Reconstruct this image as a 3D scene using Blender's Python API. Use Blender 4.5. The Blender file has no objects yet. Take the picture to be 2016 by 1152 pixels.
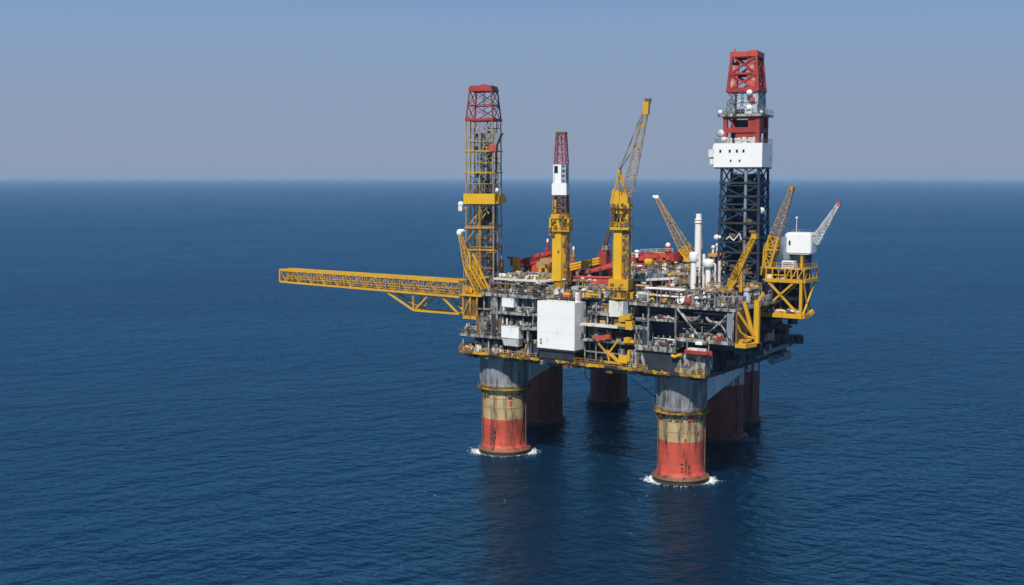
import bpy, math, random
from mathutils import Vector, Matrix
R = math.radians
PI = math.pi
rnd = random.Random(7)
scn = bpy.context.scene
COL = scn.collection

# ------------------------------------------------------------------ camera
CAM_H = 80.0
FPX = 2300.0
TILT = math.atan(228 / FPX)
cam_d = bpy.data.cameras.new('camera')
cam = bpy.data.objects.new('camera', cam_d)
COL.objects.link(cam)
cam.location = (0, 0, CAM_H)
cam.rotation_euler = (PI / 2 - TILT, 0, 0)
cam_d.sensor_width = 36
cam_d.lens = FPX / 2016 * 36
cam_d.clip_start = 1
cam_d.clip_end = 300000
scn.camera = cam

# ------------------------------------------------------------------ sky, sun, exposure
SUN_EL = R(51)
SUN_AZ = R(-159)            # the sun stands behind the camera, a little to its left
w = bpy.data.worlds.new('World')
scn.world = w
w.use_nodes = True
nt = w.node_tree
nt.nodes.clear()
wo = nt.nodes.new('ShaderNodeOutputWorld')
bg = nt.nodes.new('ShaderNodeBackground')
sky = nt.nodes.new('ShaderNodeTexSky')
sky.sky_type = 'NISHITA'
sky.sun_disc = False
sky.sun_elevation = SUN_EL
sky.sun_rotation = SUN_AZ
sky.altitude = 80
sky.air_density = 1.0
sky.dust_density = .4
sky.ozone_density = 3.0
# low hazy band of the sky: lavender grey at the horizon, bluer higher up (world elevation)
tc = nt.nodes.new('ShaderNodeTexCoord')
sx = nt.nodes.new('ShaderNodeSeparateXYZ')
nt.links.new(tc.outputs['Generated'], sx.inputs[0])
ramp = nt.nodes.new('ShaderNodeValToRGB')
S = 1 / .06                    # the background strength of 0.06 times this gives the band's radiance
el = ramp.color_ramp.elements
el[0].position = 0.0
el[0].color = (.268, .332, .452, 1)
el[1].position = 0.30
el[1].color = (.045, .150, .410, 1)
for p, c in ((.03, (.270, .337, .462)), (.075, (.258, .345, .497)), (.13, (.226, .345, .545)), (.165, (.185, .31, .53)), (.19, (.110, .240, .510)), (.23, (.060, .175, .440))):
    e = el.new(p)
    e.color = (*c, 1)
nt.links.new(sx.outputs['Z'], ramp.inputs[0])
mul = nt.nodes.new('ShaderNodeVectorMath')
mul.operation = 'SCALE'
mul.inputs['Scale'].default_value = S
nt.links.new(ramp.outputs[0], mul.inputs[0])
mr = nt.nodes.new('ShaderNodeMapRange')
mr.inputs['From Min'].default_value = .35
mr.inputs['From Max'].default_value = .8
nt.links.new(sx.outputs['Z'], mr.inputs['Value'])
mix = nt.nodes.new('ShaderNodeMix')
mix.data_type = 'RGBA'
nt.links.new(mr.outputs[0], mix.inputs[0])
nt.links.new(mul.outputs[0], mix.inputs[6])
nt.links.new(sky.outputs[0], mix.inputs[7])
nt.links.new(mix.outputs[2], bg.inputs[0])
bg.inputs[1].default_value = 0.06
nt.links.new(bg.outputs[0], wo.inputs[0])

sun_d = bpy.data.lights.new('sun', 'SUN')
sun_d.energy = 5.0
sun_d.angle = R(.5)
sun_d.color = (1, .95, .87)
sun = bpy.data.objects.new('sun', sun_d)
COL.objects.link(sun)
tow = Vector((math.sin(SUN_AZ) * math.cos(SUN_EL), math.cos(SUN_AZ) * math.cos(SUN_EL), math.sin(SUN_EL)))
sun.rotation_euler = tow.to_track_quat('Z', 'Y').to_euler()
sun.location = (-200, -200, 400)
scn.view_settings.view_transform = 'Standard'
scn.view_settings.look = 'None'
scn.view_settings.exposure = 0
scn.view_settings.gamma = 1
scn.view_settings.use_curve_mapping = False

# ------------------------------------------------------------------ the platform's own axes: a along its long front, b into its depth
ANG = R(-34.5)
OX, OY = -2.2, 336.8
CA, SA = math.cos(ANG), math.sin(ANG)


def world(p):
    return Vector((OX + p[0] * CA - p[1] * SA, OY + p[0] * SA + p[1] * CA, p[2]))


def _ray(px, py):
    x = (px - 1008) / FPX
    y = (576 - py) / FPX
    return x, math.cos(TILT) + y * math.sin(TILT), -math.sin(TILT) + y * math.cos(TILT)


def _ab(X, Y):
    X -= OX
    Y -= OY
    return X * CA + Y * SA, -X * SA + Y * CA


def PB(px, py, b):             # survey: a sight line met with the plane b = const
    x, y, z = _ray(px, py)
    t = (b - OX * SA + OY * CA) / (-x * SA + y * CA)
    a, bb = _ab(t * x, t * y)
    return Vector((a, b, CAM_H + t * z))


def PA(px, py, a):             # the same with the plane a = const
    x, y, z = _ray(px, py)
    t = (a + OX * CA + OY * SA) / (x * CA + y * SA)
    aa, b = _ab(t * x, t * y)
    return Vector((a, b, CAM_H + t * z))


def PZ(px, py, h):
    x, y, z = _ray(px, py)
    t = (h - CAM_H) / z
    a, b = _ab(t * x, t * y)
    return Vector((a, b, h))


# ------------------------------------------------------------------ materials
def mat(name, col, dirt=None, amt=.35, scale=.5, rough=.55, metal=0, streak=4.0, var=.12, rust=0, bands=None, bump=.0):
    m = bpy.data.materials.new(name)
    m.use_nodes = True
    n = m.node_tree
    b = n.nodes['Principled BSDF']
    L = n.links.new
    t = n.nodes.new('ShaderNodeTexCoord')
    mp = n.nodes.new('ShaderNodeMapping')
    mp.inputs['Scale'].default_value = (1, 1, 1 / streak)
    L(t.outputs['Object'], mp.inputs[0])
    base = None
    if bands:                  # paint bands by height on the column
        sp = n.nodes.new('ShaderNodeSeparateXYZ')
        L(t.outputs['Object'], sp.inputs[0])
        nz0 = n.nodes.new('ShaderNodeTexNoise')
        nz0.inputs['Scale'].default_value = .5
        L(t.outputs['Object'], nz0.inputs['Vector'])
        ma = n.nodes.new('ShaderNodeMath')
        ma.operation = 'MULTIPLY_ADD'
        L(nz0.outputs['Fac'], ma.inputs[0])
        ma.inputs[1].default_value = .5
        L(sp.outputs['Z'], ma.inputs[2])
        dv = n.nodes.new('ShaderNodeMath')
        dv.operation = 'DIVIDE'
        L(ma.outputs[0], dv.inputs[0])
        dv.inputs[1].default_value = 40
        rp = n.nodes.new('ShaderNodeValToRGB')
        rp.color_ramp.interpolation = 'CONSTANT'
        es = rp.color_ramp.elements
        es[0].position = 0
        es[0].color = (*bands[0][1], 1)
        es[1].position = bands[1][0] / 40
        es[1].color = (*bands[1][1], 1)
        for z, c in bands[2:]:
            e = es.new(z / 40)
            e.color = (*c, 1)
        L(dv.outputs[0], rp.inputs[0])
        base = rp.outputs[0]
    # slow tone variation
    n1 = n.nodes.new('ShaderNodeTexNoise')
    n1.inputs['Scale'].default_value = scale * .35
    n1.inputs['Detail'].default_value = 4
    L(t.outputs['Object'], n1.inputs['Vector'])
    hs = n.nodes.new('ShaderNodeHueSaturation')
    mrv = n.nodes.new('ShaderNodeMapRange')
    mrv.inputs['From Min'].default_value = .3
    mrv.inputs['From Max'].default_value = .7
    mrv.inputs['To Min'].default_value = 1 - var
    mrv.inputs['To Max'].default_value = 1 + var
    L(n1.outputs['Fac'], mrv.inputs['Value'])
    L(mrv.outputs[0], hs.inputs['Value'])
    if base:
        L(base, hs.inputs['Color'])
    else:
        hs.inputs['Color'].default_value = (*col, 1)
    out = hs.outputs[0]
    if dirt:
        n2 = n.nodes.new('ShaderNodeTexNoise')
        n2.inputs['Scale'].default_value = scale
        n2.inputs['Detail'].default_value = 8
        n2.inputs['Roughness'].default_value = .65
        L(mp.outputs[0], n2.inputs['Vector'])
        m2 = n.nodes.new('ShaderNodeMapRange')
        m2.interpolation_type = 'SMOOTHSTEP'
        m2.inputs['From Min'].default_value = .66 - amt * .35
        m2.inputs['From Max'].default_value = .80 - amt * .2
        m2.inputs['To Max'].default_value = min(1, .45 + amt)
        L(n2.outputs['Fac'], m2.inputs['Value'])
        mx = n.nodes.new('ShaderNodeMix')
        mx.data_type = 'RGBA'
        L(m2.outputs[0], mx.inputs[0])
        L(out, mx.inputs[6])
        mx.inputs[7].default_value = (*dirt, 1)
        out = mx.outputs[2]
    if rust:
        n3 = n.nodes.new('ShaderNodeTexNoise')
        n3.inputs['Scale'].default_value = scale * 1.7
        n3.inputs['Detail'].default_value = 10
        n3.inputs['Roughness'].default_value = .7
        m3p = n.nodes.new('ShaderNodeMapping')
        m3p.inputs['Location'].default_value = (13, 5, 2)
        m3p.inputs['Scale'].default_value = (1, 1, .35)
        L(t.outputs['Object'], m3p.inputs[0])
        L(m3p.outputs[0], n3.inputs['Vector'])
        m3 = n.nodes.new('ShaderNodeMapRange')
        m3.inputs['From Min'].default_value = .70 - rust * .3
        m3.inputs['From Max'].default_value = .78 - rust * .25
        L(n3.outputs['Fac'], m3.inputs['Value'])
        mx = n.nodes.new('ShaderNodeMix')
        mx.data_type = 'RGBA'
        L(m3.outputs[0], mx.inputs[0])
        L(out, mx.inputs[6])
        mx.inputs[7].default_value = (.11, .045, .02, 1)
        out = mx.outputs[2]
    L(out, b.inputs['Base Color'])
    b.inputs['Roughness'].default_value = rough
    b.inputs['Metallic'].default_value = metal
    b.inputs['Specular IOR Level'].default_value = .3
    if bump:
        bp = n.nodes.new('ShaderNodeBump')
        bp.inputs['Strength'].default_value = bump
        bp.inputs['Distance'].default_value = .1
        nb = n.nodes.new('ShaderNodeTexNoise')
        nb.inputs['Scale'].default_value = scale * 6
        nb.inputs['Detail'].default_value = 6
        L(t.outputs['Object'], nb.inputs['Vector'])
        L(nb.outputs['Fac'], bp.inputs['Height'])
        L(bp.outputs[0], b.inputs['Normal'])
    return m


RUSTC = (.12, .05, .022)
M = {}
M['yellow'] = mat('yellow_paint', (.60, .325, .018), (.24, .11, .02), .32, .5, var=.10, rust=.12)
M['yellow_clean'] = mat('fresh_yellow_paint', (.67, .37, .014), (.36, .18, .02), .14, .5, var=.07, rust=.03)
M['yellow_worn'] = mat('worn_yellow_paint', (.55, .29, .02), (.16, .075, .02), .40, .6, var=.2, rust=.35)
M['tan'] = mat('faded_tan_paint', (.40, .26, .10), (.22, .13, .05), .3, .6, var=.15, rust=.1)
M['derrick_tan'] = mat('derrick_tan_paint', (.40, .25, .075), (.16, .10, .05), .45, .6, var=.25, rust=.25)
M['rear_yellow'] = mat('side_shade_dirty_yellow_paint', (.42, .22, .014), (.14, .07, .02), .55, .5, var=.25, rust=.3)  # shade of the columns' right side put into a darker yellow, plus dirt
M['red'] = mat('red_paint', (.34, .042, .036), (.17, .05, .04), .45, .6, var=.22, rust=.2)
M['red_bright'] = mat('bright_red_paint', (.50, .075, .05), (.22, .035, .025), .4, .5, var=.12, rust=.06)
M['white'] = mat('white_paint', (.80, .79, .76), (.50, .45, .37), .16, .5, rough=.45, var=.03, rust=.02)
M['white_worn'] = mat('worn_white_paint', (.66, .64, .60), (.18, .15, .11), .46, 1.0, var=.12, rust=.22)
M['grey'] = mat('pale_grey_steel', (.40, .38, .345), (.035, .029, .024), .85, 1.0, var=.3, rust=.36, streak=2.5)
M['deck'] = mat('deck_plate', (.26, .25, .235), (.06, .05, .042), .6, .5, var=.25, streak=1, rust=.15)
M['steel'] = mat('steel_blue_grey', (.20, .235, .275), (.045, .045, .045), .45, .4, var=.2, rust=.2)
M['girder'] = mat('pale_blue_grey_girder', (.58, .62, .66), (.2, .2, .2), .3, .4, var=.15, rust=.15)
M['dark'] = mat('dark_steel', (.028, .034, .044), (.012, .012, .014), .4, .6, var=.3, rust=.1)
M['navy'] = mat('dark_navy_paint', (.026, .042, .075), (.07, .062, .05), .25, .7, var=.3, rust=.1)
M['brown'] = mat('rusty_brown_steel', (.17, .095, .04), (.04, .025, .018), .45, .8, var=.3, rust=.35)
M['pipe'] = mat('weathered_pipe', (.30, .28, .25), (.035, .028, .022), .85, 1.2, streak=1, var=.35, rust=.35)
M['blue'] = mat('blue_paint', (.05, .16, .33), (.1, .1, .1), .2, .6)
M['glass'] = mat('dark_window_glass', (.012, .016, .022), None, rough=.15)
M['orange'] = mat('rusty_orange_grating', (.48, .26, .03), (.06, .035, .02), .7, .35, var=.3, rust=.5, streak=1)
M['panel'] = mat('silver_panel', (.40, .43, .47), (.25, .27, .3), .3, .5, var=.12, rough=.4)
M['black'] = mat('black_rubber', (.01, .01, .012), None, rough=.6)
REDB, BEI, GRY = (.52, .078, .048), (.46, .325, .165), (.20, .23, .265)


def legmat(name, zr, zb):
    return mat(name, (1, 1, 1), (.040, .028, .02), .60, .55, rough=.6, var=.18, rust=.24, streak=7,
               bands=[(0, (.05, .035, .025)), (1.1, (.26, .08, .05)), (2.2, REDB), (zr, BEI if zb else GRY), (zb or 30, GRY)], bump=.15)


# ------------------------------------------------------------------ mesh builder
def compound(fn):
    def run(s, *a, **k):
        if s._d == 0:
            s._n += 1
        s._d += 1
        try:
            return fn(s, *a, **k)
        finally:
            s._d -= 1
    return run


FRAME = {}                     # thing name -> (origin in platform axes, yaw against the platform axes)


class MB:
    def __init__(s):
        s.v = []
        s.f = []
        s.sm = []
        s.op = []
        s._d = 0
        s._n = 0

    def add(s, vs, fs, smooth=False):
        o = len(s.v)
        s.v += [Vector(p) for p in vs]
        s.f += [[i + o for i in f] for f in fs]
        s.sm += [smooth] * len(fs)
        if s._d == 0:
            s._n += 1
        s.op += [s._n] * len(fs)
        return s

    def bb(s, x0, x1, y0, y1, z0, z1):
        return s.add([(x, y, z) for z in (z0, z1) for x, y in ((x0, y0), (x1, y0), (x1, y1), (x0, y1))],
                     [[3, 2, 1, 0], [4, 5, 6, 7], [0, 1, 5, 4], [1, 2, 6, 5], [2, 3, 7, 6], [3, 0, 4, 7]])

    def box(s, c, d, yaw=0):
        c = Vector(c)
        cy, sy = math.cos(yaw), math.sin(yaw)
        vs = []
        for z in (-.5, .5):
            for x, y in ((-.5, -.5), (.5, -.5), (.5, .5), (-.5, .5)):
                X, Y = x * d[0], y * d[1]
                vs.append(c + Vector((X * cy - Y * sy, X * sy + Y * cy, z * d[2])))
        return s.add(vs, [[3, 2, 1, 0], [4, 5, 6, 7], [0, 1, 5, 4], [1, 2, 6, 5], [2, 3, 7, 6], [3, 0, 4, 7]])

    def prism(s, poly, z0, z1):
        n = len(poly)
        vs = [(p[0], p[1], z0) for p in poly] + [(p[0], p[1], z1) for p in poly]
        return s.add(vs, [list(range(n - 1, -1, -1)), list(range(n, 2 * n))] +
                     [[i, (i + 1) % n, (i + 1) % n + n, i + n] for i in range(n)])

    @compound
    def tube(s, p, q, r, r2=None, n=6, smooth=True):
        p, q = Vector(p), Vector(q)
        d = q - p
        if d.length < 1e-6:
            return s
        d.normalize()
        u = d.cross(Vector((0, 0, 1)))
        if u.length < 1e-3:
            u = Vector((1, 0, 0))
        u.normalize()
        v = d.cross(u)
        r2 = r if r2 is None else r2
        ring = [(math.cos(2 * PI * (i + .5) / n), math.sin(2 * PI * (i + .5) / n)) for i in range(n)]
        A = [p + u * (c * r) + v * (e * r) for c, e in ring]
        B = [q + u * (c * r2) + v * (e * r2) for c, e in ring]
        s.add(A + B, [[i + n, (i + 1) % n + n, (i + 1) % n, i] for i in range(n)], smooth and n > 5)
        s.add(A, [list(range(n))])
        s.add(B, [list(range(n - 1, -1, -1))])
        return s

    def beam(s, p, q, w, h=None):          # square-section member
        h = h or w
        p, q = Vector(p), Vector(q)
        d = (q - p).normalized()
        u = d.cross(Vector((0, 0, 1)))
        if u.length < 1e-3:
            u = Vector((1, 0, 0))
        u.normalize()
        v = d.cross(u)
        A = [(-.5, -.5), (.5, -.5), (.5, .5), (-.5, .5)]
        vs = [p + u * (x * w) + v * (y * h) for x, y in A] + [q + u * (x * w) + v * (y * h) for x, y in A]
        return s.add(vs, [[0, 1, 2, 3], [7, 6, 5, 4], [1, 0, 4, 5], [2, 1, 5, 6], [3, 2, 6, 7], [0, 3, 7, 4]])

    @compound
    def path(s, pts, r, n=6):
        for a, b in zip(pts, pts[1:]):
            s.tube(a, b, r, n=n)
        return s

    @compound
    def lathe(s, x, y, prof, n=32, smooth=True):
        k = len(prof)
        vs = []
        for r, z in prof:
            vs += [(x + r * math.cos(2 * PI * i / n), y + r * math.sin(2 * PI * i / n), z) for i in range(n)]
        fs = []
        for j in range(k - 1):
            for i in range(n):
                fs.append([j * n + i, j * n + (i + 1) % n, (j + 1) * n + (i + 1) % n, (j + 1) * n + i])
        s.add(vs, fs, smooth)
        s.add(vs[:n], [list(range(n - 1, -1, -1))])
        s.add(vs[-n:], [list(range(n))])
        return s

    def cyl(s, x, y, z0, z1, r, r2=None, n=20):
        return s.lathe(x, y, [(r, z0), (r if r2 is None else r2, z1)], n)

    def ball(s, c, r, n=12, sz=1.0):
        k = 8
        prof = [(max(.001, r * math.sin(PI * j / k)), c[2] - r * sz * math.cos(PI * j / k)) for j in range(k + 1)]
        return s.lathe(c[0], c[1], prof, n)

    @compound
    def lattice(s, p, q, w0, h0, w1, h1, n, rc, rd, side=None, cross=False):
        p, q = Vector(p), Vector(q)
        d = (q - p).normalized()
        u = Vector(side).normalized() if side is not None else d.cross(Vector((0, 0, 1))).normalized()
        v = u.cross(d).normalized()
        C = ((-1, -1), (1, -1), (1, 1), (-1, 1))

        def ring(t):
            W, H = (w0 + (w1 - w0) * t) / 2, (h0 + (h1 - h0) * t) / 2
            c = p.lerp(q, t)
            return [c + u * (x * W) + v * (y * H) for x, y in C]
        a, b = ring(0), ring(1)
        for i in range(4):
            s.tube(a[i], b[i], rc, n=6)
        rs = [ring(i / n) for i in range(n + 1)]
        for i in range(n + 1):
            if i in (0, n) or rd > 0:
                for k in range(4):
                    s.tube(rs[i][k], rs[i][(k + 1) % 4], rd, n=4)
        for i in range(n):
            for k in range(4):
                k2 = (k + 1) % 4
                if i % 2:
                    k, k2 = k2, k
                s.tube(rs[i][k], rs[i + 1][k2], rd, n=4)
                if cross:
                    s.tube(rs[i][k2], rs[i + 1][k], rd, n=4)
        return s

    @compound
    def rail(s, pts, h=1.15, step=2.6, r=.055):
        for a, b in zip(pts, pts[1:]):
            a, b = Vector(a), Vector(b)
            up = Vector((0, 0, h))
            s.tube(a + up, b + up, r, n=4)
            s.tube(a + up * .5, b + up * .5, r * .8, n=4)
            k = max(1, int((b - a).length / step))
            for i in range(k + 1):
                c = a.lerp(b, i / k)
                s.tube(c, c + up, r, n=4)
        return s

    def each(s, name, m, parent=None, local=False):
        """every shape that was added becomes a mesh of its own"""
        out = []
        for k in sorted(set(s.op)):
            b = MB()
            idx = {}
            for f, o, sm in zip(s.f, s.op, s.sm):
                if o != k:
                    continue
                g = []
                for i in f:
                    if i not in idx:
                        idx[i] = len(b.v)
                        b.v.append(s.v[i])
                    g.append(idx[i])
                b.f.append(g)
                b.sm.append(sm)
            out.append(b.build(name, m, parent, local))
        return out

    def build(s, name, m, parent=None, local=False):
        vs = s.v
        root = parent
        while root is not None and root.parent is not None:
            root = root.parent
        if root is not None and not local:
            o, yw = FRAME[root.name]
            c, e = math.cos(-yw), math.sin(-yw)
            vs = []
            for p in s.v:
                x, y, z = p[0] - o[0], p[1] - o[1], p[2] - o[2]
                vs.append((x * c - y * e, x * e + y * c, z))
        me = bpy.data.meshes.new(name)
        me.from_pydata([tuple(p) for p in vs], [], s.f)
        me.polygons.foreach_set('use_smooth', s.sm)
        me.materials.append(M[m] if isinstance(m, str) else m)
        me.update()
        ob = bpy.data.objects.new(name, me)
        COL.objects.link(ob)
        if parent is not None:
            ob.parent = parent
        return ob


def thing(name, label, cat, at, yaw=0.0, group=None):
    o = bpy.data.objects.new(name, None)
    COL.objects.link(o)
    o.empty_display_size = 1
    o.location = world(at)
    o.rotation_euler = (0, 0, ANG + yaw)
    o['label'] = label
    o['category'] = cat
    if group:
        o['group'] = group
    FRAME[o.name] = (Vector(at), yaw)
    return o


def copy_tree(o, at, yaw, label=None, mats=None, z_scale=1):
    c = o.copy()
    COL.objects.link(c)
    c.location = world(at)
    c.rotation_euler = (0, 0, ANG + yaw)
    FRAME[c.name] = (Vector(at), yaw)
    if label:
        c['label'] = label

    def rec(src, dst):
        for ch in list(src.children):
            k = ch.copy()
            COL.objects.link(k)
            k.parent = dst
            if mats and ch.get('tone'):
                k.material_slots[0].link = 'OBJECT'
                k.material_slots[0].material = M[mats]
            rec(ch, k)
    rec(o, c)
    return c


def structure(o, kind='structure', label=None, cat=None):
    o['kind'] = kind
    if label:
        o['label'] = label
        o['category'] = cat
    return o


# ================================================================== SEA
def sea_material():
    m = bpy.data.materials.new('deep_blue_sea')
    m.use_nodes = True
    n = m.node_tree
    b = n.nodes['Principled BSDF']
    L = n.links.new
    t = n.nodes.new('ShaderNodeTexCoord')

    def noise(scale, rot, stretch, detail, rgh=.55, dist=0.0):
        mp = n.nodes.new('ShaderNodeMapping')
        mp.vector_type = 'TEXTURE'
        mp.inputs['Rotation'].default_value = (0, 0, R(rot))
        mp.inputs['Scale'].default_value = (stretch, 1, 1)
        L(t.outputs['Object'], mp.inputs[0])
        z = n.nodes.new('ShaderNodeTexNoise')
        z.noise_dimensions = '2D'
        z.inputs['Scale'].default_value = scale
        z.inputs['Detail'].default_value = detail
        z.inputs['Roughness'].default_value = rgh
        z.inputs['Distortion'].default_value = dist
        L(mp.outputs[0], z.inputs['Vector'])
        return z.outputs['Fac']
    hs = [(noise(.03, 30, 1.6, 2), 2.0), (noise(.11, 42, 2.0, 2), 1.7), (noise(.27, -28, 1.7, 4, .6), 1.15), (noise(.42, 28, 1.5, 5, .62), .80)]
    acc = None
    for h, a in hs:
        ma = n.nodes.new('ShaderNodeMath')
        ma.operation = 'MULTIPLY_ADD'
        L(h, ma.inputs[0])
        ma.inputs[1].default_value = a
        if acc is not None:
            L(acc, ma.inputs[2])
        else:
            ma.inputs[2].default_value = 0
        acc = ma.outputs[0]
    bp = n.nodes.new('ShaderNodeBump')
    gm = n.nodes.new('ShaderNodeMapRange')      # gusts: rougher and calmer patches of water
    gm.inputs['From Min'].default_value = .36
    gm.inputs['From Max'].default_value = .64
    gm.inputs['To Min'].default_value = .82
    L(noise(.008, 25, 2.4, 3), gm.inputs['Value'])
    L(gm.outputs[0], bp.inputs['Strength'])
    bp.inputs['Distance'].default_value = 1.3
    L(acc, bp.inputs['Height'])
    # slow drifts of colour in the water itself
    cr = n.nodes.new('ShaderNodeValToRGB')
    cr.color_ramp.elements[0].position = .35
    cr.color_ramp.elements[0].color = (.0003, .0125, .034, 1)
    cr.color_ramp.elements[1].position = .65
    cr.color_ramp.elements[1].color = (.0004, .0172, .047, 1)
    L(noise(.004, 10, 3, 4), cr.inputs[0])
    n.nodes.remove(b)
    df = n.nodes.new('ShaderNodeBsdfDiffuse')
    L(cr.outputs[0], df.inputs['Color'])
    gl = n.nodes.new('ShaderNodeBsdfGlossy')
    gl.inputs['Color'].default_value = (.37, .79, 1, 1)
    gl.inputs['Roughness'].default_value = .18
    L(bp.outputs[0], gl.inputs['Normal'])
    fr = n.nodes.new('ShaderNodeFresnel')
    fr.inputs['IOR'].default_value = 1.31
    L(bp.outputs[0], fr.inputs['Normal'])
    mx = n.nodes.new('ShaderNodeMixShader')
    L(fr.outputs[0], mx.inputs[0])
    L(df.outputs[0], mx.inputs[1])
    L(gl.outputs[0], mx.inputs[2])
    L(mx.outputs[0], n.nodes['Material Output'].inputs['Surface'])
    return m


mb = MB()
# one sheet to the horizon: fine near the platform, coarse far away
NR = 96
rings = [0, 60, 140, 240, 340, 460, 640, 900, 1500, 3000, 7000, 16000, 34000, 60000]
vs = [(0, 0, 0)]
fs = []
for r_ in rings[1:]:
    vs += [(r_ * math.cos(2 * PI * i / NR), r_ * math.sin(2 * PI * i / NR), 0) for i in range(NR)]
for i in range(NR):
    fs.append([0, 1 + i, 1 + (i + 1) % NR])
for j in range(len(rings) - 2):
    o0, o1 = 1 + j * NR, 1 + (j + 1) * NR
    for i in range(NR):
        fs.append([o0 + i, o1 + i, o1 + (i + 1) % NR, o0 + (i + 1) % NR])
mb.add(vs, fs)
sea = mb.build('sea', sea_material())
structure(sea)

# ================================================================== PLATFORM HULL
plat = thing('oil_platform', 'huge weathered grey platform hull on six red and grey columns in the sea', 'oil platform', (0, 0, 0))
LEGS = dict(L=(0, 0), R=(57, 0), B1=(-13.2, 40.4), B2=(-12.7, 83.1), RB=(45.6, 51.6), FR=(39.1, 78.3))
lm_front_l = legmat('front_column_paint_near', 10.6, 30)
lm_front_r = legmat('front_column_paint', 11.4, 30)
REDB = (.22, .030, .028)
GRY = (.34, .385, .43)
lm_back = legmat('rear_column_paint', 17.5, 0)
lm_mid = legmat('middle_column_paint', 21.0, 0)


def collar_prof(zr, r):
    return [(r - .5, zr - .6), (r + .0, zr), (r + .15, zr + .6), (r, zr + 1.2), (r, 29.18)]


for key, (a, b) in LEGS.items():
    front = key in 'LR'
    r0 = {'L': 6.35, 'R': 6.15}.get(key, 6.4)
    lm = {'L': lm_front_l, 'R': lm_front_r, 'B1': lm_mid, 'B2': lm_mid}.get(key, lm_back)
    prof = [(r0 + 1.3, -2), (r0 + 1.2, .7), (r0 + .95, 1.6), (r0 + .25, 2.4), (r0, 3.0)]
    prof += [(r0, z) for z in (6, 9, 12, 15, 18, 21, 24, 29.19)]
    leg = MB().lathe(a, b, prof, 48).build('leg', lm, plat)
    # weld seams and a fender ring at the water
    for z in ((5.4, 7.9, 13.6, 16.4) if front else (6, 12)):
        MB().lathe(a, b, [(r0, z), (r0 + .03, z + .01), (r0 + .03, z + .09), (r0, z + .1)], 48).build('weld_seam', 'brown', leg)
    bs = MB()
    bs.lathe(a, b, [(r0 + 1.22, .9), (r0 + 1.42, 1.0), (r0 + 1.42, 1.3), (r0 + 1.1, 1.45)], 48)
    bs.build('fender_ring', 'brown', leg)
    if front:
        zr = 19.6 if key == 'L' else 19.1
        rc = 7.0 if key == 'L' else 6.65
        cm = MB()
        n = 16 if key == 'L' else 10
        cm.lathe(a, b, collar_prof(zr, rc), n, smooth=False)
        cb = cm.build('collar', mat('collar_paint', (.215, .222, .23), (.045, .04, .035), .55, .7, var=.25, streak=7, rust=.35), leg)
        # vertical stiffener pipes
        vp = MB()
        for k in range(10):
            t = 2 * PI * k / 10 + .2 + .12 * (k % 3)
            vp.tube((a + (rc + .12) * math.cos(t), b + (rc + .12) * math.sin(t), zr + 1.5),
                    (a + (rc + .12) * math.cos(t), b + (rc + .12) * math.sin(t), 29.1), .09 + .12 * (k % 3 == 0), n=6)
        vp.build('stiffeners', 'steel', cb)
        wk = MB()
        wk.lathe(a, b, [(rc - .2, zr - .55), (rc + .75, zr - .5), (rc + .75, zr - .15), (rc - .2, zr - .1)], 20, smooth=False)
        pts = [(a + (rc + .65) * math.cos(2 * PI * k / 20), b + (rc + .65) * math.sin(2 * PI * k / 20), zr - .1) for k in range(21)]
        wk.rail(pts, 1.1, 2.5, .07)
        wk.build('walkway', 'orange', leg)
        rd = random.Random(3 if key == 'L' else 5)
        ft = MB()
        for k in range(22):
            t = rd.uniform(0, 2 * PI)
            zz = zr - rd.uniform(.5, 2.2)
            ft.box((a + (r0 + .1) * math.cos(t), b + (r0 + .1) * math.sin(t), zz), (rd.uniform(.4, 1.3), rd.uniform(.4, 1), rd.uniform(.3, 1.4)), t)
        ft.each('fitting', 'brown', leg)
        # draught marks and small red boxes facing the viewer's side
        dm = MB()
        th = math.atan2(-.82, .57)
        marks = {'L': [(-.42, 6.6, .5, 1.0), (-.42, 5.2, .28, 1.0), (-.40, 7.8, .3, .5)],
                 'R': [(-.02, 8.2, .16, 2.4), (-.10, 5.4, .5, .5), (-.08, 4.2, .45, .5), (-.09, 3.4, .4, .4), (.22, 4.6, .4, 1.0), (.24, 3.2, .35, .5)]}[key]
        for dt, z, ww, hh in marks:
            t = th + dt
            dm.box((a + (r0 + .005) * math.cos(t), b + (r0 + .005) * math.sin(t), z), (.05, ww, hh), t)
        dm.each('draught_mark', 'black', leg)
        rb = MB()
        for dt, z, ww, hh in {'L': [(.28, 15.3, .5, 1.3), (.30, 13.6, .3, .5)], 'R': [(.60, 17.6, .7, 1.0), (.62, 13.6, .5, .8), (.05, 11.9, .6, .6), (.3, 17.2, 2.4, .6)]}[key]:
            t = th + dt
            rb.box((a + (r0 + .06) * math.cos(t), b + (r0 + .06) * math.sin(t), z), (.3, ww, hh), t)
        rb.each('hose_box', 'red_bright', leg)
        # caisson pipes down the column
        cp = MB()
        for dt, z0 in ((-1.35, 2.6), (1.2, 2.6)):
            t = th + dt
            cp.tube((a + (r0 + .3) * math.cos(t), b + (r0 + .3) * math.sin(t), z0), (a + (r0 + .3) * math.cos(t), b + (r0 + .3) * math.sin(t), zr), .16, n=8)
        cp.each('riser_pipe', 'brown', leg)
    else:
        vp = MB()
        for k in range(3):
            t = -1.2 + k * .8
            vp.tube((a + (r0 + .25) * math.cos(t), b + (r0 + .25) * math.sin(t), 1), (a + (r0 + .25) * math.cos(t), b + (r0 + .25) * math.sin(t), 28.4), .2, n=6)
        vp.each('riser_pipe', 'brown', leg)

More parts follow.
